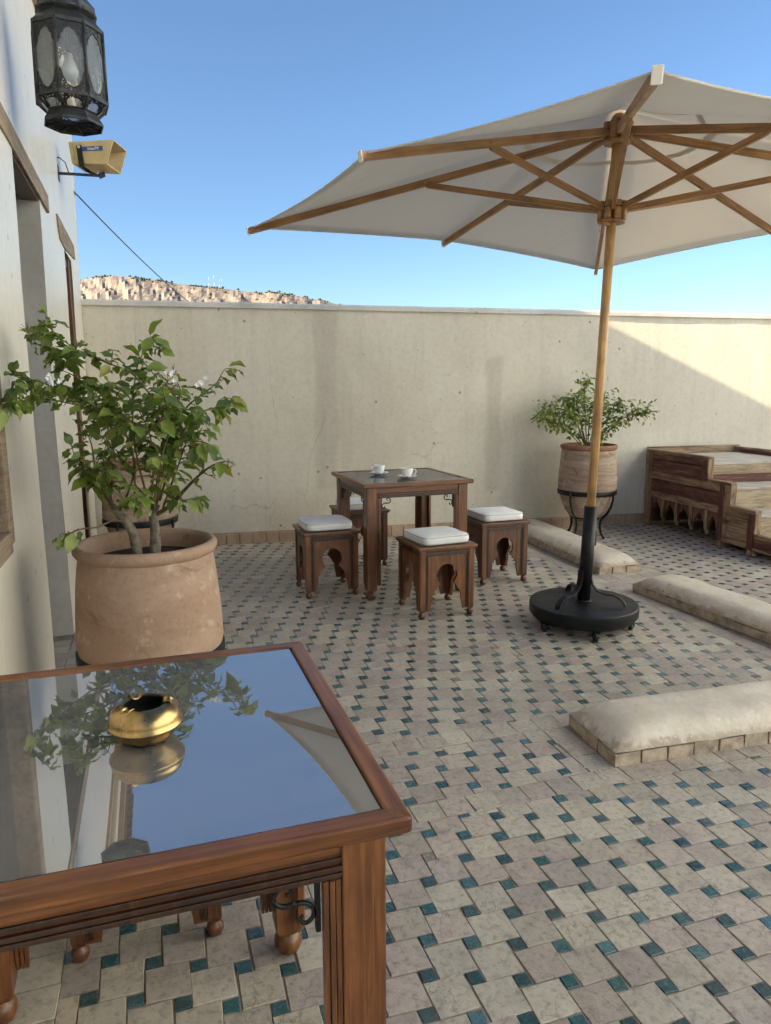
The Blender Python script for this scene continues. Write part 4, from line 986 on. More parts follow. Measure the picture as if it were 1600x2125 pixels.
BR = {
    'stemL': [(-0.028, 0.028, 0.733), (-0.044, 0.052, 0.835), (-0.073, 0.055, 0.888), (-0.111, 0.068, 0.938)],
    'stemR': [(0.027, 0.026, 0.729), (0.033, 0.044, 0.837), (0.03, 0.065, 0.904), (0.044, 0.066, 0.938)],
    'limbR': [(0.033, 0.062, 0.893), (0.093, 0.042, 0.934), (0.145, 0.004, 0.994), (0.189, -0.033, 1.043), (0.237, -0.073, 1.085), (0.284, -0.109, 1.104)],
    'b1': [(0.044, 0.065, 0.933), (0.078, 0.054, 1.152), (0.078, 0.013, 1.278), (0.03, -0.005, 1.356), (-0.019, -0.011, 1.415), (-0.078, -0.003, 1.441), (-0.153, 0.028, 1.478), (-0.225, 0.072, 1.506), (-0.27, 0.113, 1.566), (-0.29, 0.13, 1.62)],
    'b2': [(-0.088, 0.056, 0.912), (-0.024, 0.009, 1.075), (-0.056, -0.017, 1.227), (-0.117, -0.036, 1.277), (-0.198, -0.053, 1.305), (-0.283, -0.054, 1.324), (-0.363, -0.094, 1.317), (-0.384, -0.338, 1.311)],
    'b4': [(0.021, 0.071, 0.921), (-0.022, 0.15, 1.148), (-0.017, 0.179, 1.321), (0.007, 0.179, 1.447), (0.04, 0.162, 1.503), (0.056, 0.149, 1.548)],
    'b5': [(0.05, 0.082, 0.947), (0.102, 0.128, 1.158), (0.165, 0.129, 1.279), (0.222, 0.096, 1.332), (0.278, 0.062, 1.377), (0.312, 0.044, 1.428), (0.354, 0.014, 1.422)],
    'b6': [(0.056, 0.041, 0.953), (0.113, -0.009, 1.128), (0.176, -0.055, 1.252), (0.244, -0.103, 1.288), (0.315, -0.14, 1.296)],
    'b7': [(0.065, 0.033, 0.925), (0.123, 0.064, 1.064), (0.168, 0.084, 1.171), (0.221, 0.063, 1.235), (0.236, 0.047, 1.218)],
    'b8': [(-0.098, 0.061, 0.918), (-0.14, 0.032, 0.993), (-0.18, 0.009, 1.059), (-0.208, 0.009, 1.098), (-0.226, 0.011, 1.164)],
    'b9': [(-0.111, 0.076, 0.936), (-0.16, 0.158, 1.035), (-0.173, 0.204, 1.137), (-0.187, 0.226, 1.188), (-0.202, 0.236, 1.217)],
    'b10': [(-0.068, 0.052, 0.877), (-0.108, 0.004, 0.894), (-0.158, -0.046, 0.883), (-0.202, -0.064, 0.884), (-0.247, -0.076, 0.872), (-0.281, -0.083, 0.86)],
    'b11': [(-0.023, 0.019, 0.909), (-0.026, -0.031, 1.024), (-0.012, -0.059, 1.163), (-0.042, -0.064, 1.256), (-0.079, -0.048, 1.324), (-0.091, -0.034, 1.377)],
    'b12': [(0.02, 0.084, 0.907), (0.04, 0.177, 1.055), (0.036, 0.247, 1.17), (0.006, 0.289, 1.259), (-0.036, 0.315, 1.331)],
    'b13': [(-0.12, 0.095, 0.937), (-0.099, 0.167, 1.149), (-0.157, 0.203, 1.287), (-0.261, 0.215, 1.351), (-0.346, 0.088, 1.378), (-0.384, -0.11, 1.412)],
    'b14': [(-0.078, -0.003, 1.441), (-0.156, 0.068, 1.475), (-0.252, 0.126, 1.493), (-0.32, 0.159, 1.51), (-0.35, 0.185, 1.551)],
    'b15': [(0.032, -0.003, 0.932), (0.055, -0.066, 1.063), (0.086, -0.089, 1.174), (0.122, -0.1, 1.26), (0.141, -0.094, 1.329)],
    'b16': [(-0.108, 0.05, 0.932), (-0.114, -0.018, 1.026), (-0.122, -0.047, 1.122), (-0.102, -0.065, 1.188)],
    'b17': [(0.078, 0.013, 1.278), (0.072, 0.061, 1.355), (0.07, 0.094, 1.4)],
    'b18': [(-0.027, 0.0, 1.02), (0.009, -0.097, 0.987), (-0.008, -0.13, 0.954)],
    'b19': [(0.093, 0.026, 0.936), (0.125, -0.057, 0.975), (0.134, -0.079, 0.956)],
    'b20': [(0.004, 0.184, 1.204), (-0.073, 0.269, 1.273), (-0.14, 0.315, 1.32), (-0.183, 0.337, 1.368)],
    'b21': [(0.058, 0.2, 1.172), (0.135, 0.251, 1.282), (0.157, 0.257, 1.355), (0.13, 0.259, 1.402)],
    'b22': [(-0.024, 0.049, 1.071), (-0.074, 0.017, 1.115), (-0.102, 0.01, 1.161), (-0.131, 0.026, 1.199)],
    'b23': [(-0.012, -0.059, 1.163), (0.037, -0.112, 1.219), (0.08, -0.135, 1.262), (0.107, -0.138, 1.293)],
    'b24': [(-0.058, 0.047, 1.224), (-0.142, 0.077, 1.24), (-0.175, 0.105, 1.245)],
    'b25': [(0.078, 0.07, 1.151), (0.136, -0.026, 1.168), (0.172, -0.067, 1.181), (0.175, -0.081, 1.154)],
    'b26': [(-0.119, -0.004, 1.276), (-0.162, 0.041, 1.356), (-0.203, 0.078, 1.4), (-0.243, 0.095, 1.421)],
}
SH = empty('flowering_shrub', (-.036, 2.715, .78), 0, 'large leafy green shrub with white flowers in the terracotta jar behind glass table', 'shrub')
rr = random.Random(21); O_ = Vector((0, 0, .78)); spots = []
for nm, pts in BR.items():
    P_ = smooth_path([Vector(p)-O_ for p in pts]); n = len(P_)
    thick = {'stemL': .019, 'stemR': .021, 'limbR': .010}.get(nm, .0046)
    rad = [thick*(1-.78*i/(n-1))*(1+.12*noise.noise(P_[i]*25)) for i in range(n)]
    if nm.startswith('stem'): rad = [thick*(1-.25*i/(n-1))*(1+.25*noise.noise(P_[i]*22)) for i in range(n)]
    MB().tube(P_, rad, 10 if thick > .01 else 6).build('trunk' if nm.startswith('stem') else 'branch', M['bark'] if thick > .01 else M['twig'], SH)
    if nm.startswith('stem'): continue
    start = {'limbR': .55, 'b10': .62, 'b2': .35, 'b13': .35, 'b14': .2, 'b17': .2, 'b20': .1, 'b21': .1, 'b18': .2, 'b19': .2}.get(nm, .3)
    tot = sum((P_[i+1]-P_[i]).length for i in range(n-1)); acc = 0; nxt = start*tot
    for i in range(n-1):
        sl = (P_[i+1]-P_[i]).length; d = (P_[i+1]-P_[i]).normalized()
        while nxt <= acc+sl:
            p = P_[i].lerp(P_[i+1], (nxt-acc)/sl); far = nxt/tot
            dn = .024 if p.z+.78 > 1.0 else .024
            if p.x < -.3 and p.y < -.2: dn *= 1.3
            side = d.cross(Vector((rr.gauss(0, .6), rr.gauss(0, .6), 1))).normalized()
            for sg in (-1, 1):
                if rr.random() < .12: continue
                dd = (side*sg*rr.uniform(.7, 1.1)+d*rr.uniform(.1, .7)+Vector((rr.gauss(0, .25), rr.gauss(0, .25), rr.gauss(.05, .3)))).normalized()
                spots.append((p+dd*rr.uniform(.004, .014), dd, rr.uniform(.1, .7)))
            # short side twig with its own leaves
            if rr.random() < .30 and nm not in ('b10', 'limbR'):
                tl_ = rr.uniform(.04, .10); td = (side*rr.choice((-1, 1))+d*.4+Vector((0, rr.gauss(0, .5), rr.uniform(-.2, .6)))).normalized(); q = p+td*tl_
                if q.x-.036 > -.43:
                    MB().tube([p, p.lerp(q, .5)+Vector((0, 0, .006)), q], [.0022, .0018, .0012], 5).build('twig', M['twig'], SH)
                    for k in range(3):
                        pq = p.lerp(q, .45+.27*k)
                        for sg in (-1, 1):
                            sd2 = td.cross(Vector((rr.gauss(0, .5), rr.gauss(0, .5), 1))).normalized(); dd = (sd2*sg+td*rr.uniform(.2, .8)).normalized(); spots.append((pq, dd, rr.uniform(.1, .8)))
            nxt += dn*rr.uniform(.7, 1.3)
        acc += sl
    spots.append((P_[-1], (P_[-1]-P_[-3]).normalized(), .3))
leafs = []
for q in range(18):
    L_ = rr.choice((rr.uniform(.026, .045), rr.uniform(.045, .078))); leafs.append(leaf_mesh(L_, L_*rr.uniform(.56, .72), rr.uniform(.15, .55), rr.uniform(.05, .35), M['leaf'][0 if q < 9 else 1 if q < 15 else 2]))
ok = []
for p, dd, dr_ in spots:
    tip_ = p+dd*.06
    if min(p.x, tip_.x)-.036 < -.455: 
        dd = Vector((abs(dd.x)*.3, dd.y, dd.z)).normalized()
    ok.append((p, dd, dr_))
ok.sort(key=lambda q: q[0].y+rr.uniform(-.12, .12))
fm = MB(); fmi = []
for i, (p, dd, dr_) in enumerate(ok):
    low = p.z+.78 < 1.05
    me = rr.choice(leafs[:15]) if rr.random() > (.16 if low else .07) else rr.choice(leafs[15:])
    M4 = leaf_matrix(p, dd, rr, dr_)
    if i < 298:
        o = bpy.data.objects.new('leaf', me); COL.objects.link(o); o.parent = SH; o.matrix_local = M4
    else:
        fm.add([M4 @ v.co for v in me.vertices], [tuple(f.vertices) for f in me.polygons], True); fmi += [M['leaf'].index(me.materials[0])]*len(me.polygons)
me = bpy.data.meshes.new('foliage'); me.from_pydata(fm.v, [], fm.f); me.polygons.foreach_set('use_smooth', fm.sm)
for x in M['leaf']: me.materials.append(x)
me.polygons.foreach_set('material_index', fmi); me.update()
o = bpy.data.objects.new('foliage', me); COL.objects.link(o); o.parent = SH; tag(o, kind='stuff')
for c_ in ((-0.253, -0.068, 1.39), (0.228, 0.064, 1.383), (0.125, 0.102, 1.412), (-0.263, -0.066, 1.382)):
    mb = MB()
    for k in range(4):
        cc = Vector(c_)-O_+Vector((rr.gauss(0, .014), rr.gauss(0, .012), rr.gauss(0, .01))); vs = [cc]
        for a in range(10): vs.append(cc+Vector((math.cos(a*PI/5), rr.gauss(0, .15)-.3, math.sin(a*PI/5)))*(.011 if a % 2 else .006))
        mb.add(vs, [(0, 1+a, 1+(a+1) % 10) for a in range(10)])
    mb.build('flower', M['petal'], SH)
# dry flower heads at twig ends
mb = MB()
for p, dd, _ in ok[::23]:
    for k in range(7):
        q = p+dd*.02; mb.tube([q, q+Vector((rr.gauss(0, .012), rr.gauss(0, .012), abs(rr.gauss(.014, .01))))], .0008, 4)
tag(mb.build('dry_flower_head', M['twig'], SH), kind='stuff')

SP = empty('small_shrub', (3.765, 5.675, .785), 0, 'small leafy shrub growing in the clay jar by the back wall', 'shrub')
stems = [[(0, .03, .0), (-.16, .01, .158), (-.372, -.012, .249), (-.516, -.007, .314)], [(0, .03, 0), (-.037, .091, .238), (-.175, .159, .368), (-.363, .2, .369)], [(0, .03, 0), (.01, .092, .324), (.036, .168, .496), (.056, .185, .627)],
 [(.01, .03, 0), (.118, .094, .235), (.206, .121, .364), (.245, .149, .473)], [(.02, .03, 0), (.12, -.016, .218), (.234, -.058, .369), (.248, -.068, .454)], [(.02, .03, 0), (.13, -.076, .199), (.288, -.129, .306), (.392, -.178, .34), (.47, -.19, .345)],
 [(0, .03, 0), (-.02, .199, .277), (-.05, .26, .385), (-.105, .3, .451)], [(.02, .03, 0), (.074, -.091, .137), (.144, -.162, .225)], [(-.01, .03, 0), (-.107, .031, .371), (-.152, .048, .499)], [(.01, .03, 0), (-.006, -.009, .328), (.05, -.029, .434)], [(-.01, .03, 0), (-.16, -.04, .25), (-.28, -.06, .36)], [(-.01, .03, 0), (-.2, .1, .2), (-.42, .12, .3)]]
fm = MB(); fmi = []
small = [leaf_mesh(l_, l_*.62, .35, .2, M['leaf'][q % 2 if q < 5 else 2]) for q, l_ in enumerate((.034, .042, .050, .038, .046, .040))]
for st in stems:
    P_ = smooth_path(st); n = len(P_); MB().tube(P_, [.0055*(1-.75*i/(n-1)) for i in range(n)], 6).build('stem', M['twig'], SP)
    for i in range(int(n*.38), n):
        for k in range(11):
            dd = Vector((rr.gauss(0, 1), rr.gauss(0, 1), rr.gauss(.2, .8))).normalized(); p = P_[i]+dd*abs(rr.gauss(0, .052)); me = rr.choice(small)
            if p.y+5.675 > 6.05: continue
            M4 = leaf_matrix(p, dd, rr, .2); fm.add([M4 @ v.co for v in me.vertices], [tuple(f.vertices) for f in me.polygons], True); fmi += [M['leaf'].index(me.materials[0])]*len(me.polygons)
me = bpy.data.meshes.new('foliage'); me.from_pydata(fm.v, [], fm.f); me.polygons.foreach_set('use_smooth', fm.sm)
for x in M['leaf']: me.materials.append(x)
me.polygons.foreach_set('material_index', fmi); me.update()
o = bpy.data.objects.new('foliage', me); COL.objects.link(o); o.parent = SP; tag(o, kind='stuff')

# ------------------------------------------------------------------ painted wooden steps
PS = empty('painted_steps', (4.651, 5.925, 0), -math.atan(.0784/.9969), 'worn maroon painted wooden platform with steps and carved arcade side against back wall', 'steps')
def side(x_out, mirror):
    sg = -1 if not mirror else 1       # outward direction along local x
    def fn(u, v, q): return Vector((x_out+sg*q, -u, v))
    E_ = [(-.072, .06), (-.072, .735), (.82, .735), (.82, .545), (1.125, .545), (1.125, .36), (1.425, .36), (1.425, .17), (1.735, .17), (1.735, .058), (1.0, .058), (1.0, .30), (0, .30), (0, .06)]
    mb = MB(); mb.prism(E_, -.05, -.012, fn); sp = mb.build('side_panel', M['bred_y'], PS)
    def strip_(name, pts, a, b_, mat, bev=.003):
        m_ = MB(); m_.prism(pts, a, b_, fn); return m_.build(name, mat, PS, bev)
    by, bz = M['bench_y'], M['bench_z']
    # rails and stiles proud of the panel
    strip_('stile', [(-.075, .058), (.0, .058), (.0, .735), (-.075, .735)], -.052, .0, bz)
    strip_('rail', [(.001, .672), (.749, .672), (.749, .735), (.001, .735)], -.0119, -.001, M['bred_y'])
    strip_('stile', [(.75, .545), (.822, .545), (.822, .735), (.75, .735)], -.0119, 0, M['bred_z'])
    strip_('rail', [(.001, .475), (.998, .475), (.998, .541), (.001, .541)], -.0119, -.001, by)
    strip_('stile', [(1.0, .058), (1.058, .058), (1.058, .541), (1.0, .541)], -.052, .001, M['bred_z'])
    strip_('rail', [(1.0585, .475), (1.1245, .475), (1.1245, .541), (1.0585, .541)], -.0119, -.001, by)
    strip_('rail', [(.001, .292), (.998, .292), (.998, .352), (.001, .352)], -.0119, -.001, by)
    strip_('stile', [(1.0585, .361), (1.127, .361), (1.127, .4745), (1.0585, .4745)], -.0119, 0, bz)
    strip_('rail', [(1.0585, .30), (1.359, .30), (1.359, .3585), (1.0585, .3585)], -.0119, -.001, by)
    strip_('rail', [(1.0585, .058), (1.359, .058), (1.359, .10), (1.0585, .10)], -.0119, -.001, by)
    strip_('stile', [(1.0585, .1005), (1.098, .1005), (1.098, .2995), (1.0585, .2995)], -.0119, -.002, by)
    strip_('stile', [(1.36, .052), (1.427, .052), (1.427, .3585), (1.36, .3585)], -.0525, .001, M['bred_z'])
    strip_('rail', [(1.4275, .058), (1.737, .058), (1.737, .078), (1.4275, .078)], -.0119, -.001, by)
    strip_('stile', [(1.70, .0785), (1.737, .0785), (1.737, .168), (1.70, .168)], -.0119, 0, bz)
    # fielded panels: bevelled raised centres
    def fielded(s0, s1, z0, z1, mat):
        m_ = MB(); i_ = .022
        def ring(k, q): return [fn(s0+k, z0+k, q), fn(s1-k, z0+k, q), fn(s1-k, z1-k, q), fn(s0+k, z1-k, q)]
        vs = ring(.0, -.0118)+ring(.004, -.004)+ring(.010, -.0095)+ring(i_, -.0095)+ring(i_+.016, -.0035)
        m_.add(vs, [(16, 17, 18, 19)]+[(r_*4+k, r_*4+(k+1) % 4, r_*4+4+(k+1) % 4, r_*4+4+k) for r_ in range(4) for k in range(4)]); m_.build('fielded_panel', mat, PS)
    fielded(.006, .744, .545, .668, M['bred_y']); fielded(.006, .994, .356, .471, M['bred_y']); fielded(1.102, 1.356, .104, .296, M['bench_y']); fielded(1.432, 1.697, .082, .166, M['bred_y'])
    # arcade
    cen = [.103, .311, .524, .737, .925]; hw = [.078, .082, .082, .082, .058]
    poly = [(.0, .291), (.0, .062)]
    edges = [0, .205, .417, .631, .842, 1.0]
    for i in range(5):
        a, b_ = edges[i], edges[i+1]; c_ = (a+b_)/2; w_ = (b_-a)/2-.022
        if i == 0: poly += [(a+.018, .062)]
        arch = [(-1, .118), (-1, .150), (-.82, .158), (-.86, .178), (-.66, .190), (-.64, .208), (-.40, .218), (-.34, .232), (-.14, .240), (0, .262)]
        poly += [(c_+u*w_, v) for u, v in arch]+[(c_-u*w_, v) for u, v in arch[::-1][1:]]
        if i == 4: poly += [(b_-.02, .062)]
    poly += [(1.0, .062), (1.0, .291)]
    m_ = MB(); m_.prism(poly, -.040, -.012, fn); m_.build('arcade', M['bred_z'], PS)
    for s_ in edges[1:-1]:
        e = MB(); e.prism([(s_-.019, .118), (s_+.019, .118), (s_+.019, .2905), (s_-.019, .2905)], -.0118, -.002, fn)
        pil = e.build('pilaster', bz, PS, .003)
        MB().lathe([(.0001, .075), (.010, .078), (.015, .085), (.012, .091), (.019, .097), (.021, .105), (.014, .110), (.022, .116), (.022, .1185)], 14, fn(s_, 0, -.024)).build('pendant', M['bench_z'], pil)
    for s_ in (-.036, 1.03, 1.393, 1.70):
        MB().lathe([(.020, 0), (.034, .005), (.038, .018), (.034, .028), (.026, .032), (.034, .036), (.036, .044), (.028, .052), (.028, .058)], 22, fn(s_, 0, -.026)).build('turned_foot', M['bench_z'], PS)
    # stepped cap with rope moulding
    for s0, s1, z_ in ((-.085, .838, .736), (.8385, 1.141, .546), (1.1415, 1.441, .361), (1.4415, 1.755, .171)):
        strip_('cap', [(s0, z_), (s1, z_), (s1, z_+.020), (s0, z_+.020)], -.056, .006, by, .004)
        rp = MB(); n = int((s1-s0)/.02)
        for k in range(n):
            c_ = fn(s0+.01+k*(s1-s0-.02)/max(1, n-1), z_-.006, .001); rp.bar(c_+Vector((0, .007, -.005)), c_+Vector((0, -.007, .005)), .008, .008, (1, 0, 0))
        tag(rp.build('rope_moulding', M['bench_y'], PS), kind='stuff')
    for s_, z0, z1 in ((.822, .567, .7355), (1.127, .382, .5455), (1.427, .192, .3605)):
        strip_('step_post', [(s_+.0005, z0), (s_+.0165, z0), (s_+.0165, z1), (s_+.0005, z1)], -.054, .003, bz)
side(.0, False); side(1.05, True)
x0, x1 = .0535, .9965
for s0, s1, z_ in ((-.05, .80, .700), (.79, 1.105, .520), (1.09, 1.405, .335), (1.39, 1.72, .148)):
    n = 3 if s1-s0 < .5 else 6
    for k in range(n):
        a, b_ = s0+(s1-s0)*k/n, s0+(s1-s0)*(k+1)/n; MB().box(x0, x1, -b_+.0015, -a-.0015, z_-.022, z_+rs.uniform(-.0015, .0015)).build('step_board', M['tread'], PS, .003)
for s_, z0, z1, two in ((.80, .521, .677, True), (1.105, .336, .497, False), (1.405, .149, .312, False), (1.715, .04, .125, False)):
    if two:
        MB().box(x0, x1, -s_-.012, -s_+.008, z0+.075, z1).build('riser_board', M['riser'], PS, .002); MB().box(x0, x1, -s_-.0135, -s_+.008, z0, z0+.074).build('riser_board', M['bred_x'], PS, .002)
    else: MB().box(x0, x1, -s_-.012, -s_+.008, z0, z1).build('riser_board', M['riser'], PS, .002)
MB().box(.0, 1.05, .075, .092, .60, .772).build('back_board', M['bench_x'], PS, .003)
MB().box(.06, .99, .045, .065, .03, .66).build('inner_back', M['door_wood'], PS); MB().box(.955, .985, -.99, .04, .03, .66).build('inner_side', M['door_wood'], PS); MB().box(.06, .95, -1.0, -.98, .03, .49).build('inner_front', M['door_wood'], PS)  # dark boards added to keep the space behind the arches in shade

# ------------------------------------------------------------------ lantern
LN = empty('metal_lantern', (-.232, 3.51, 2.41), 0, 'black pierced metal lantern with dusty glass panes hanging by the house wall', 'lantern')
A8 = YAW*-1+PI/2+R(3)          # one edge turned toward the terrace
def octo(r_, z, k): a = A8+PI+2*PI*k/8; return Vector((r_*math.cos(a), r_*math.sin(a), z))
filig, t, b = material('pierced_tin_filigree'); co = coords(t, 'Object'); vo = N(t, 'TexVoronoi', feature='DISTANCE_TO_EDGE'); vo.inputs['Scale'].default_value = 95; t.links.new(co, vo.inputs['Vector'])
b.inputs['Base Color'].default_value = (.03, .032, .035, 1); b.inputs['Roughness'].default_value = .5; b.inputs['Metallic'].default_value = .5
t.links.new(ramp(t, vo.outputs['Distance'], [(.16, g(1)), (.20, g(0))]), b.inputs['Alpha'])
LMt = M['lantern_metal']
def ring8(r0_, z0_, r1_, z1_, name, mat=LMt, th=.004):
    mb = MB(); vs = [octo(r0_, z0_, k) for k in range(8)]+[octo(r1_, z1_, k) for k in range(8)]; mb.add(vs, [(k, (k+1) % 8, 8+(k+1) % 8, 8+k) for k in range(8)])
    o = mb.build(name, mat, LN); s_ = o.modifiers.new('s', 'SOLIDIFY'); s_.thickness = th; s_.offset = 0; return o
# base flare, cone, body, shoulder, crown
RB, RT_ = .142, .140; zb, zt = .116, .392
ring8(.119, .030, .118, .040, 'base_rim', th=.006); ring8(.118, .040, .096, .074, 'base_flare')
for k in range(8): MB().tube([octo(.118, .034, k), octo(.06, .040, k), octo(.0, .042, k)], .0025, 6).build('base_spoke', LMt, LN)
ring8(.096, .074, .102, .080, 'neck_rim', th=.006)
ring8(.112, .040, .086, .048, 'pierced_gallery', filig, .0015)
def panel_plate(k, z0_, z1_, r0_, r1_, prof, name, top):
    """spandrel plate on one face; prof gives the cut edge as (u 0..1, v 0..1)"""
    a0_, a1_, b0_, b1_ = octo(r0_, z0_, k), octo(r0_, z0_, k+1), octo(r1_, z1_, k), octo(r1_, z1_, k+1)
    def P_(u, v): return a0_.lerp(a1_, u).lerp(b0_.lerp(b1_, u), v)
    pts = [P_(0, 1), P_(1, 1)]+[P_(u, v) for u, v in prof] if top else [P_(1, 0), P_(0, 0)]+[P_(u, v) for u, v in prof]
    mb = MB(); mb.add(pts, [tuple(range(len(pts)))]); o = mb.build(name, filig, LN); s_ = o.modifiers.new('s', 'SOLIDIFY'); s_.thickness = .0015; s_.offset = 0
    return [P_(u, v) for u, v in prof]
for k in range(8):
    # cone panes
    mb = MB(); mb.add([octo(.101, .080, k), octo(.101, .080, k+1), octo(RB-.002, zb, k+1), octo(RB-.002, zb, k)], [(0, 1, 2, 3)]); mb.build('pane', M['lantern_glass'], LN)
    MB().tube([octo(.102, .080, k), octo(RB, zb, k)], .0055, 6).build('cone_rib', LMt, LN)
    arc = [(0, 1)]+[(.5-.5*math.cos(PI*q/8)*.62, .25+.5*math.sin(PI*q/8)) for q in range(9)]+[(1, 1)]
    mb = MB(); a0_, a1_, b0_, b1_ = octo(.1025, .081, k), octo(.1025, .081, k+1), octo(RB-.0005, zb-.002, k), octo(RB-.0005, zb-.002, k+1)
    def PC(u, v): return a0_.lerp(a1_, u).lerp(b0_.lerp(b1_, u), v)
    pts = [PC(0, 0), PC(.19, 0), PC(.19, .25)]+[PC(.5-.31*math.cos(PI*q/8), .25+.45*math.sin(PI*q/8)) for q in range(1, 8)]+[PC(.81, .25), PC(.81, 0), PC(1, 0), PC(1, 1), PC(0, 1)]
    mb.add(pts, [tuple(range(len(pts)))]); o = mb.build('pierced_plate', filig, LN); s_ = o.modifiers.new('s', 'SOLIDIFY'); s_.thickness = .0015; s_.offset = 0
    # body panes, corner posts
    mb = MB(); mb.add([octo(RB-.003, zb, k), octo(RB-.003, zb, k+1), octo(RT_-.003, zt, k+1), octo(RT_-.003, zt, k)], [(0, 1, 2, 3)]); mb.build('pane', M['lantern_glass'], LN)
    MB().tube([octo(RB, zb, k), octo(RT_, zt, k)], .0075, 6).build('corner_post', LMt, LN)
    up_ = [(1, .02), (.93, .02), (.90, .18), (.84, .20), (.84, .42), (.75, .46), (.72, .60), (.62, .68), (.5, .76), (.38, .68), (.28, .60), (.25, .46), (.16, .42), (.16, .20), (.10, .18), (.07, .02), (0, .02)]
    e_ = panel_plate(k, zt-.100, zt-.004, RT_, RT_, up_, 'pierced_plate', True); MB().tube(e_[1:-1], .0022, 5).build('arch_edge', LMt, LN)
    dn_ = [(0, .98), (.07, .98), (.12, .86), (.17, .62), (.24, .50), (.28, .36), (.38, .26), (.5, .20), (.62, .26), (.72, .36), (.76, .50), (.83, .62), (.88, .86), (.93, .98), (1, .98)]
    e_ = panel_plate(k, zb+.004, zb+.092, RB, RB, dn_, 'pierced_plate', False); MB().tube(e_[1:-1], .0022, 5).build('arch_edge', LMt, LN)
ring8(RB+.003, zb-.004, RB+.003, zb+.010, 'body_rim', th=.008); ring8(RT_+.002, zt-.010, RT_+.002, zt+.004, 'body_rim', th=.008)
ring8(RT_, zt+.004, .104, zt+.045, 'shoulder'); ring8(.104, zt+.045, .118, zt+.055, 'crown_rim', th=.006); ring8(.118, zt+.055, .112, zt+.090, 'crown', th=.006)
ring8(.112, zt+.090, .060, zt+.150, 'dome'); ring8(.060, zt+.150, .02, zt+.20, 'dome_top')
for k in range(8):
    a_ = (octo(.119, zt+.062, k)+octo(.119, zt+.062, k+1))/2; MB().tube([a_.lerp(octo(.119, zt+.062, k), .7), a_.lerp(octo(.119, zt+.062, k+1), .7)], .006, 6).build('crown_bead', LMt, LN)
MB().lathe([(.0001, -.075), (.016, -.072), (.030, -.052), (.033, -.035), (.026, -.012), (.016, .012), (.014, .03)], 20, (0, 0, .28)).build('bulb', M['bulb'], LN)
MB().tube([(0, 0, .31), (0, 0, zt+.19)], .011, 10).build('lamp_holder', LMt, LN)
MB().tube([(.0, .014*math.sin(q*.8), zt+.19+.012*q) for q in range(12)], .004, 6).build('hanging_chain', LMt, LN)
MB().tube([(-.24, 0, zt+.20), (-.20, 0, zt+.30), (-.10, 0, zt+.345), (0, 0, zt+.33), (0, 0, zt+.31)], .008, 8).build('wall_bracket', LMt, LN)

# ------------------------------------------------------------------ loudspeaker
HN = empty('horn_speaker', (XW, 5.30, 2.70), 0, 'beige weatherproof horn loudspeaker with blue label on house wall bracket', 'loudspeaker')
O3 = Vector((XW, 5.30, 2.70)); al = R(20); ax = Vector((math.cos(al), -math.sin(al), 0)); wd_ = Vector((math.sin(al), math.cos(al), 0)); zz_ = Vector((0, 0, 1))
p0 = Vector((-.116, 5.2, 2.908))-O3; HW, HH = .225, .146
def hp(u, v, q): return p0+ax*u+wd_*v-zz_*q      # u along axis (negative = back), v across, q down
mo = [hp(0, 0, 0), hp(0, HW, 0), hp(-.052, HW, HH), hp(-.052, 0, HH)]; bk = [hp(-.30, .012, .004), hp(-.30, HW-.012, .004), hp(-.285, HW-.012, HH-.010), hp(-.285, .012, HH-.010)]
mb = MB(); inn = [hp(-.004, .007, .006), hp(-.004, HW-.007, .006), hp(-.052, HW-.007, HH-.006), hp(-.052, .007, HH-.006)]; thr = [hp(-.17, .07, .045), hp(-.17, HW-.07, .045), hp(-.17, HW-.07, HH-.045), hp(-.17, .07, HH-.045)]
mb.add(bk+mo+inn, [(3, 2, 1, 0)]+[(k, (k+1) % 4, 4+(k+1) % 4, 4+k) for k in range(4)]+[(4+k, 4+(k+1) % 4, 8+(k+1) % 4, 8+k) for k in range(4)])
mb.build('horn_case', M['horn'], HN, .004)
mb = MB(); mb.add(inn+thr, [(k, (k+1) % 4, 4+(k+1) % 4, 4+k) for k in range(4)]+[(4, 5, 6, 7)]); mb.build('horn_mouth', M['horn_in'], HN)
# seam line on the case
MB().tube([hp(-.272, .0075, .01), hp(-.265, .0075, .06), hp(-.262, .0075, .118)], .0018, 5).build('case_seam', M['horn_in'], HN)
sn = -wd_
def sd(u, q, o_=.0): 
    k_ = -u/.30; return hp(u, .012*k_-.0015-o_, q)
lb = [sd(-.215, .038), sd(-.075, .036), sd(-.075, .063), sd(-.215, .065)]
mb = MB(); mb.add(lb+[p+sn*.0015 for p in lb], [(4, 5, 6, 7), (0, 1, 5, 4), (1, 2, 6, 5), (2, 3, 7, 6), (3, 0, 4, 7)]); label = mb.build('label_plate', M['blue_label'], HN)
cu = bpy.data.curves.new('lettering', 'FONT'); cu.body = 'interM'; cu.size = .027; cu.extrude = .0004; cu.align_x = 'CENTER'; cu.align_y = 'CENTER'
to = bpy.data.objects.new('tmp_text', cu); COL.objects.link(to); bpy.context.view_layer.update()
me = bpy.data.meshes.new_from_object(to.evaluated_get(bpy.context.evaluated_depsgraph_get())); bpy.data.objects.remove(to); me.materials.append(M['white_print'])
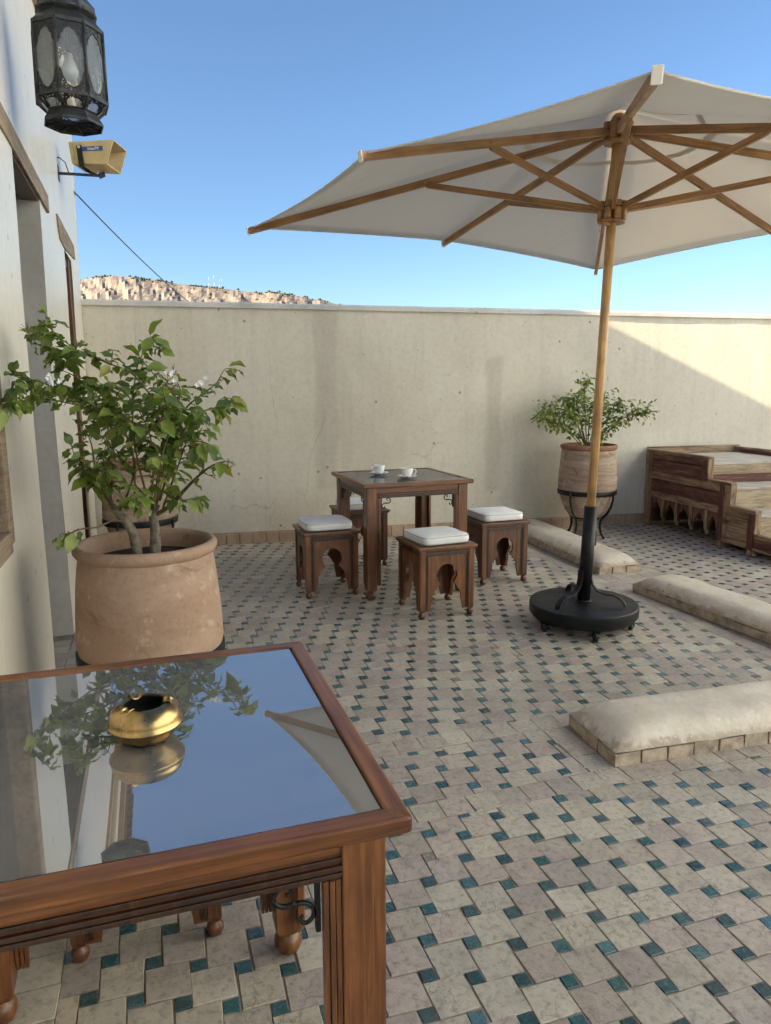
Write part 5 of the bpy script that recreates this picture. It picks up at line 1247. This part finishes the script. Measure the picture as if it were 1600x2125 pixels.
lo = bpy.data.objects.new('lettering', me); COL.objects.link(lo); lo.parent = label
X_ = (sd(-.075, .05)-sd(-.215, .05)).normalized(); Z_ = sn-X_*sn.dot(X_); Z_.normalize(); Y_ = Z_.cross(X_)
M4 = Matrix((X_, Y_, Z_)).transposed().to_4x4(); M4.translation = sd(-.138, .0505)+sn*.0022; lo.matrix_local = M4
# yoke and wall bracket
mb = MB()
yk = -.228
mb.bar(sd(yk, .030, .006), sd(yk+.012, HH+.012, .010), .004, .034, ax); mb.build('yoke_arm', M['black_iron'], HN, .001)
mb = MB(); a_ = sd(yk+.012, HH+.010, .010); mid = hp(-.19, .045, HH+.030); mb.bar(a_, mid, .034, .004, zz_); mid2 = hp(-.17, .15, HH+.030); mb.bar(mid, mid2, .034, .004, zz_); mb.build('yoke_base', M['black_iron'], HN)
mb = MB(); mb.bar(mid2, hp(-.15, HW-.03, HH+.004), .034, .004, ax); mb.build('yoke_arm', M['black_iron'], HN)
o = MB().lathe([(.0001, .006), (.009, .005), (.011, 0)], 14).build('yoke_bolt', M['steel'], HN); M4 = Matrix((X_, Y_, Z_)).transposed().to_4x4(); M4.translation = sd(yk, .040, .008); o.matrix_local = M4
bk_a = Vector((-.002, .02, .045-.0)); ctr = hp(-.185, .08, HH+.036); MB().bar((-.004, ctr.y+.02, ctr.z-.004), ctr+Vector((.05, 0, -.004)), .045, .004, zz_).build('wall_arm', M['steel_dark'] if 'steel_dark' in M else M['lantern_metal'], HN)
MB().bar((-.004, ctr.y+.02-.022, ctr.z-.012), ctr+Vector((.05, -.022, -.012)), .003, .016, zz_).build('arm_flange', M['lantern_metal'], HN)
MB().box(-.002, .006, ctr.y-.02, ctr.y+.06, ctr.z-.05, ctr.z+.04).build('wall_plate', M['lantern_metal'], HN)
MB().tube([(-.002, ctr.y, ctr.z+.085), (.02, ctr.y-.01, ctr.z+.08), (.05, ctr.y-.01, ctr.z+.055), (.065, ctr.y, ctr.z)], .0035, 6).build('speaker_cable', M['rubber'], HN)
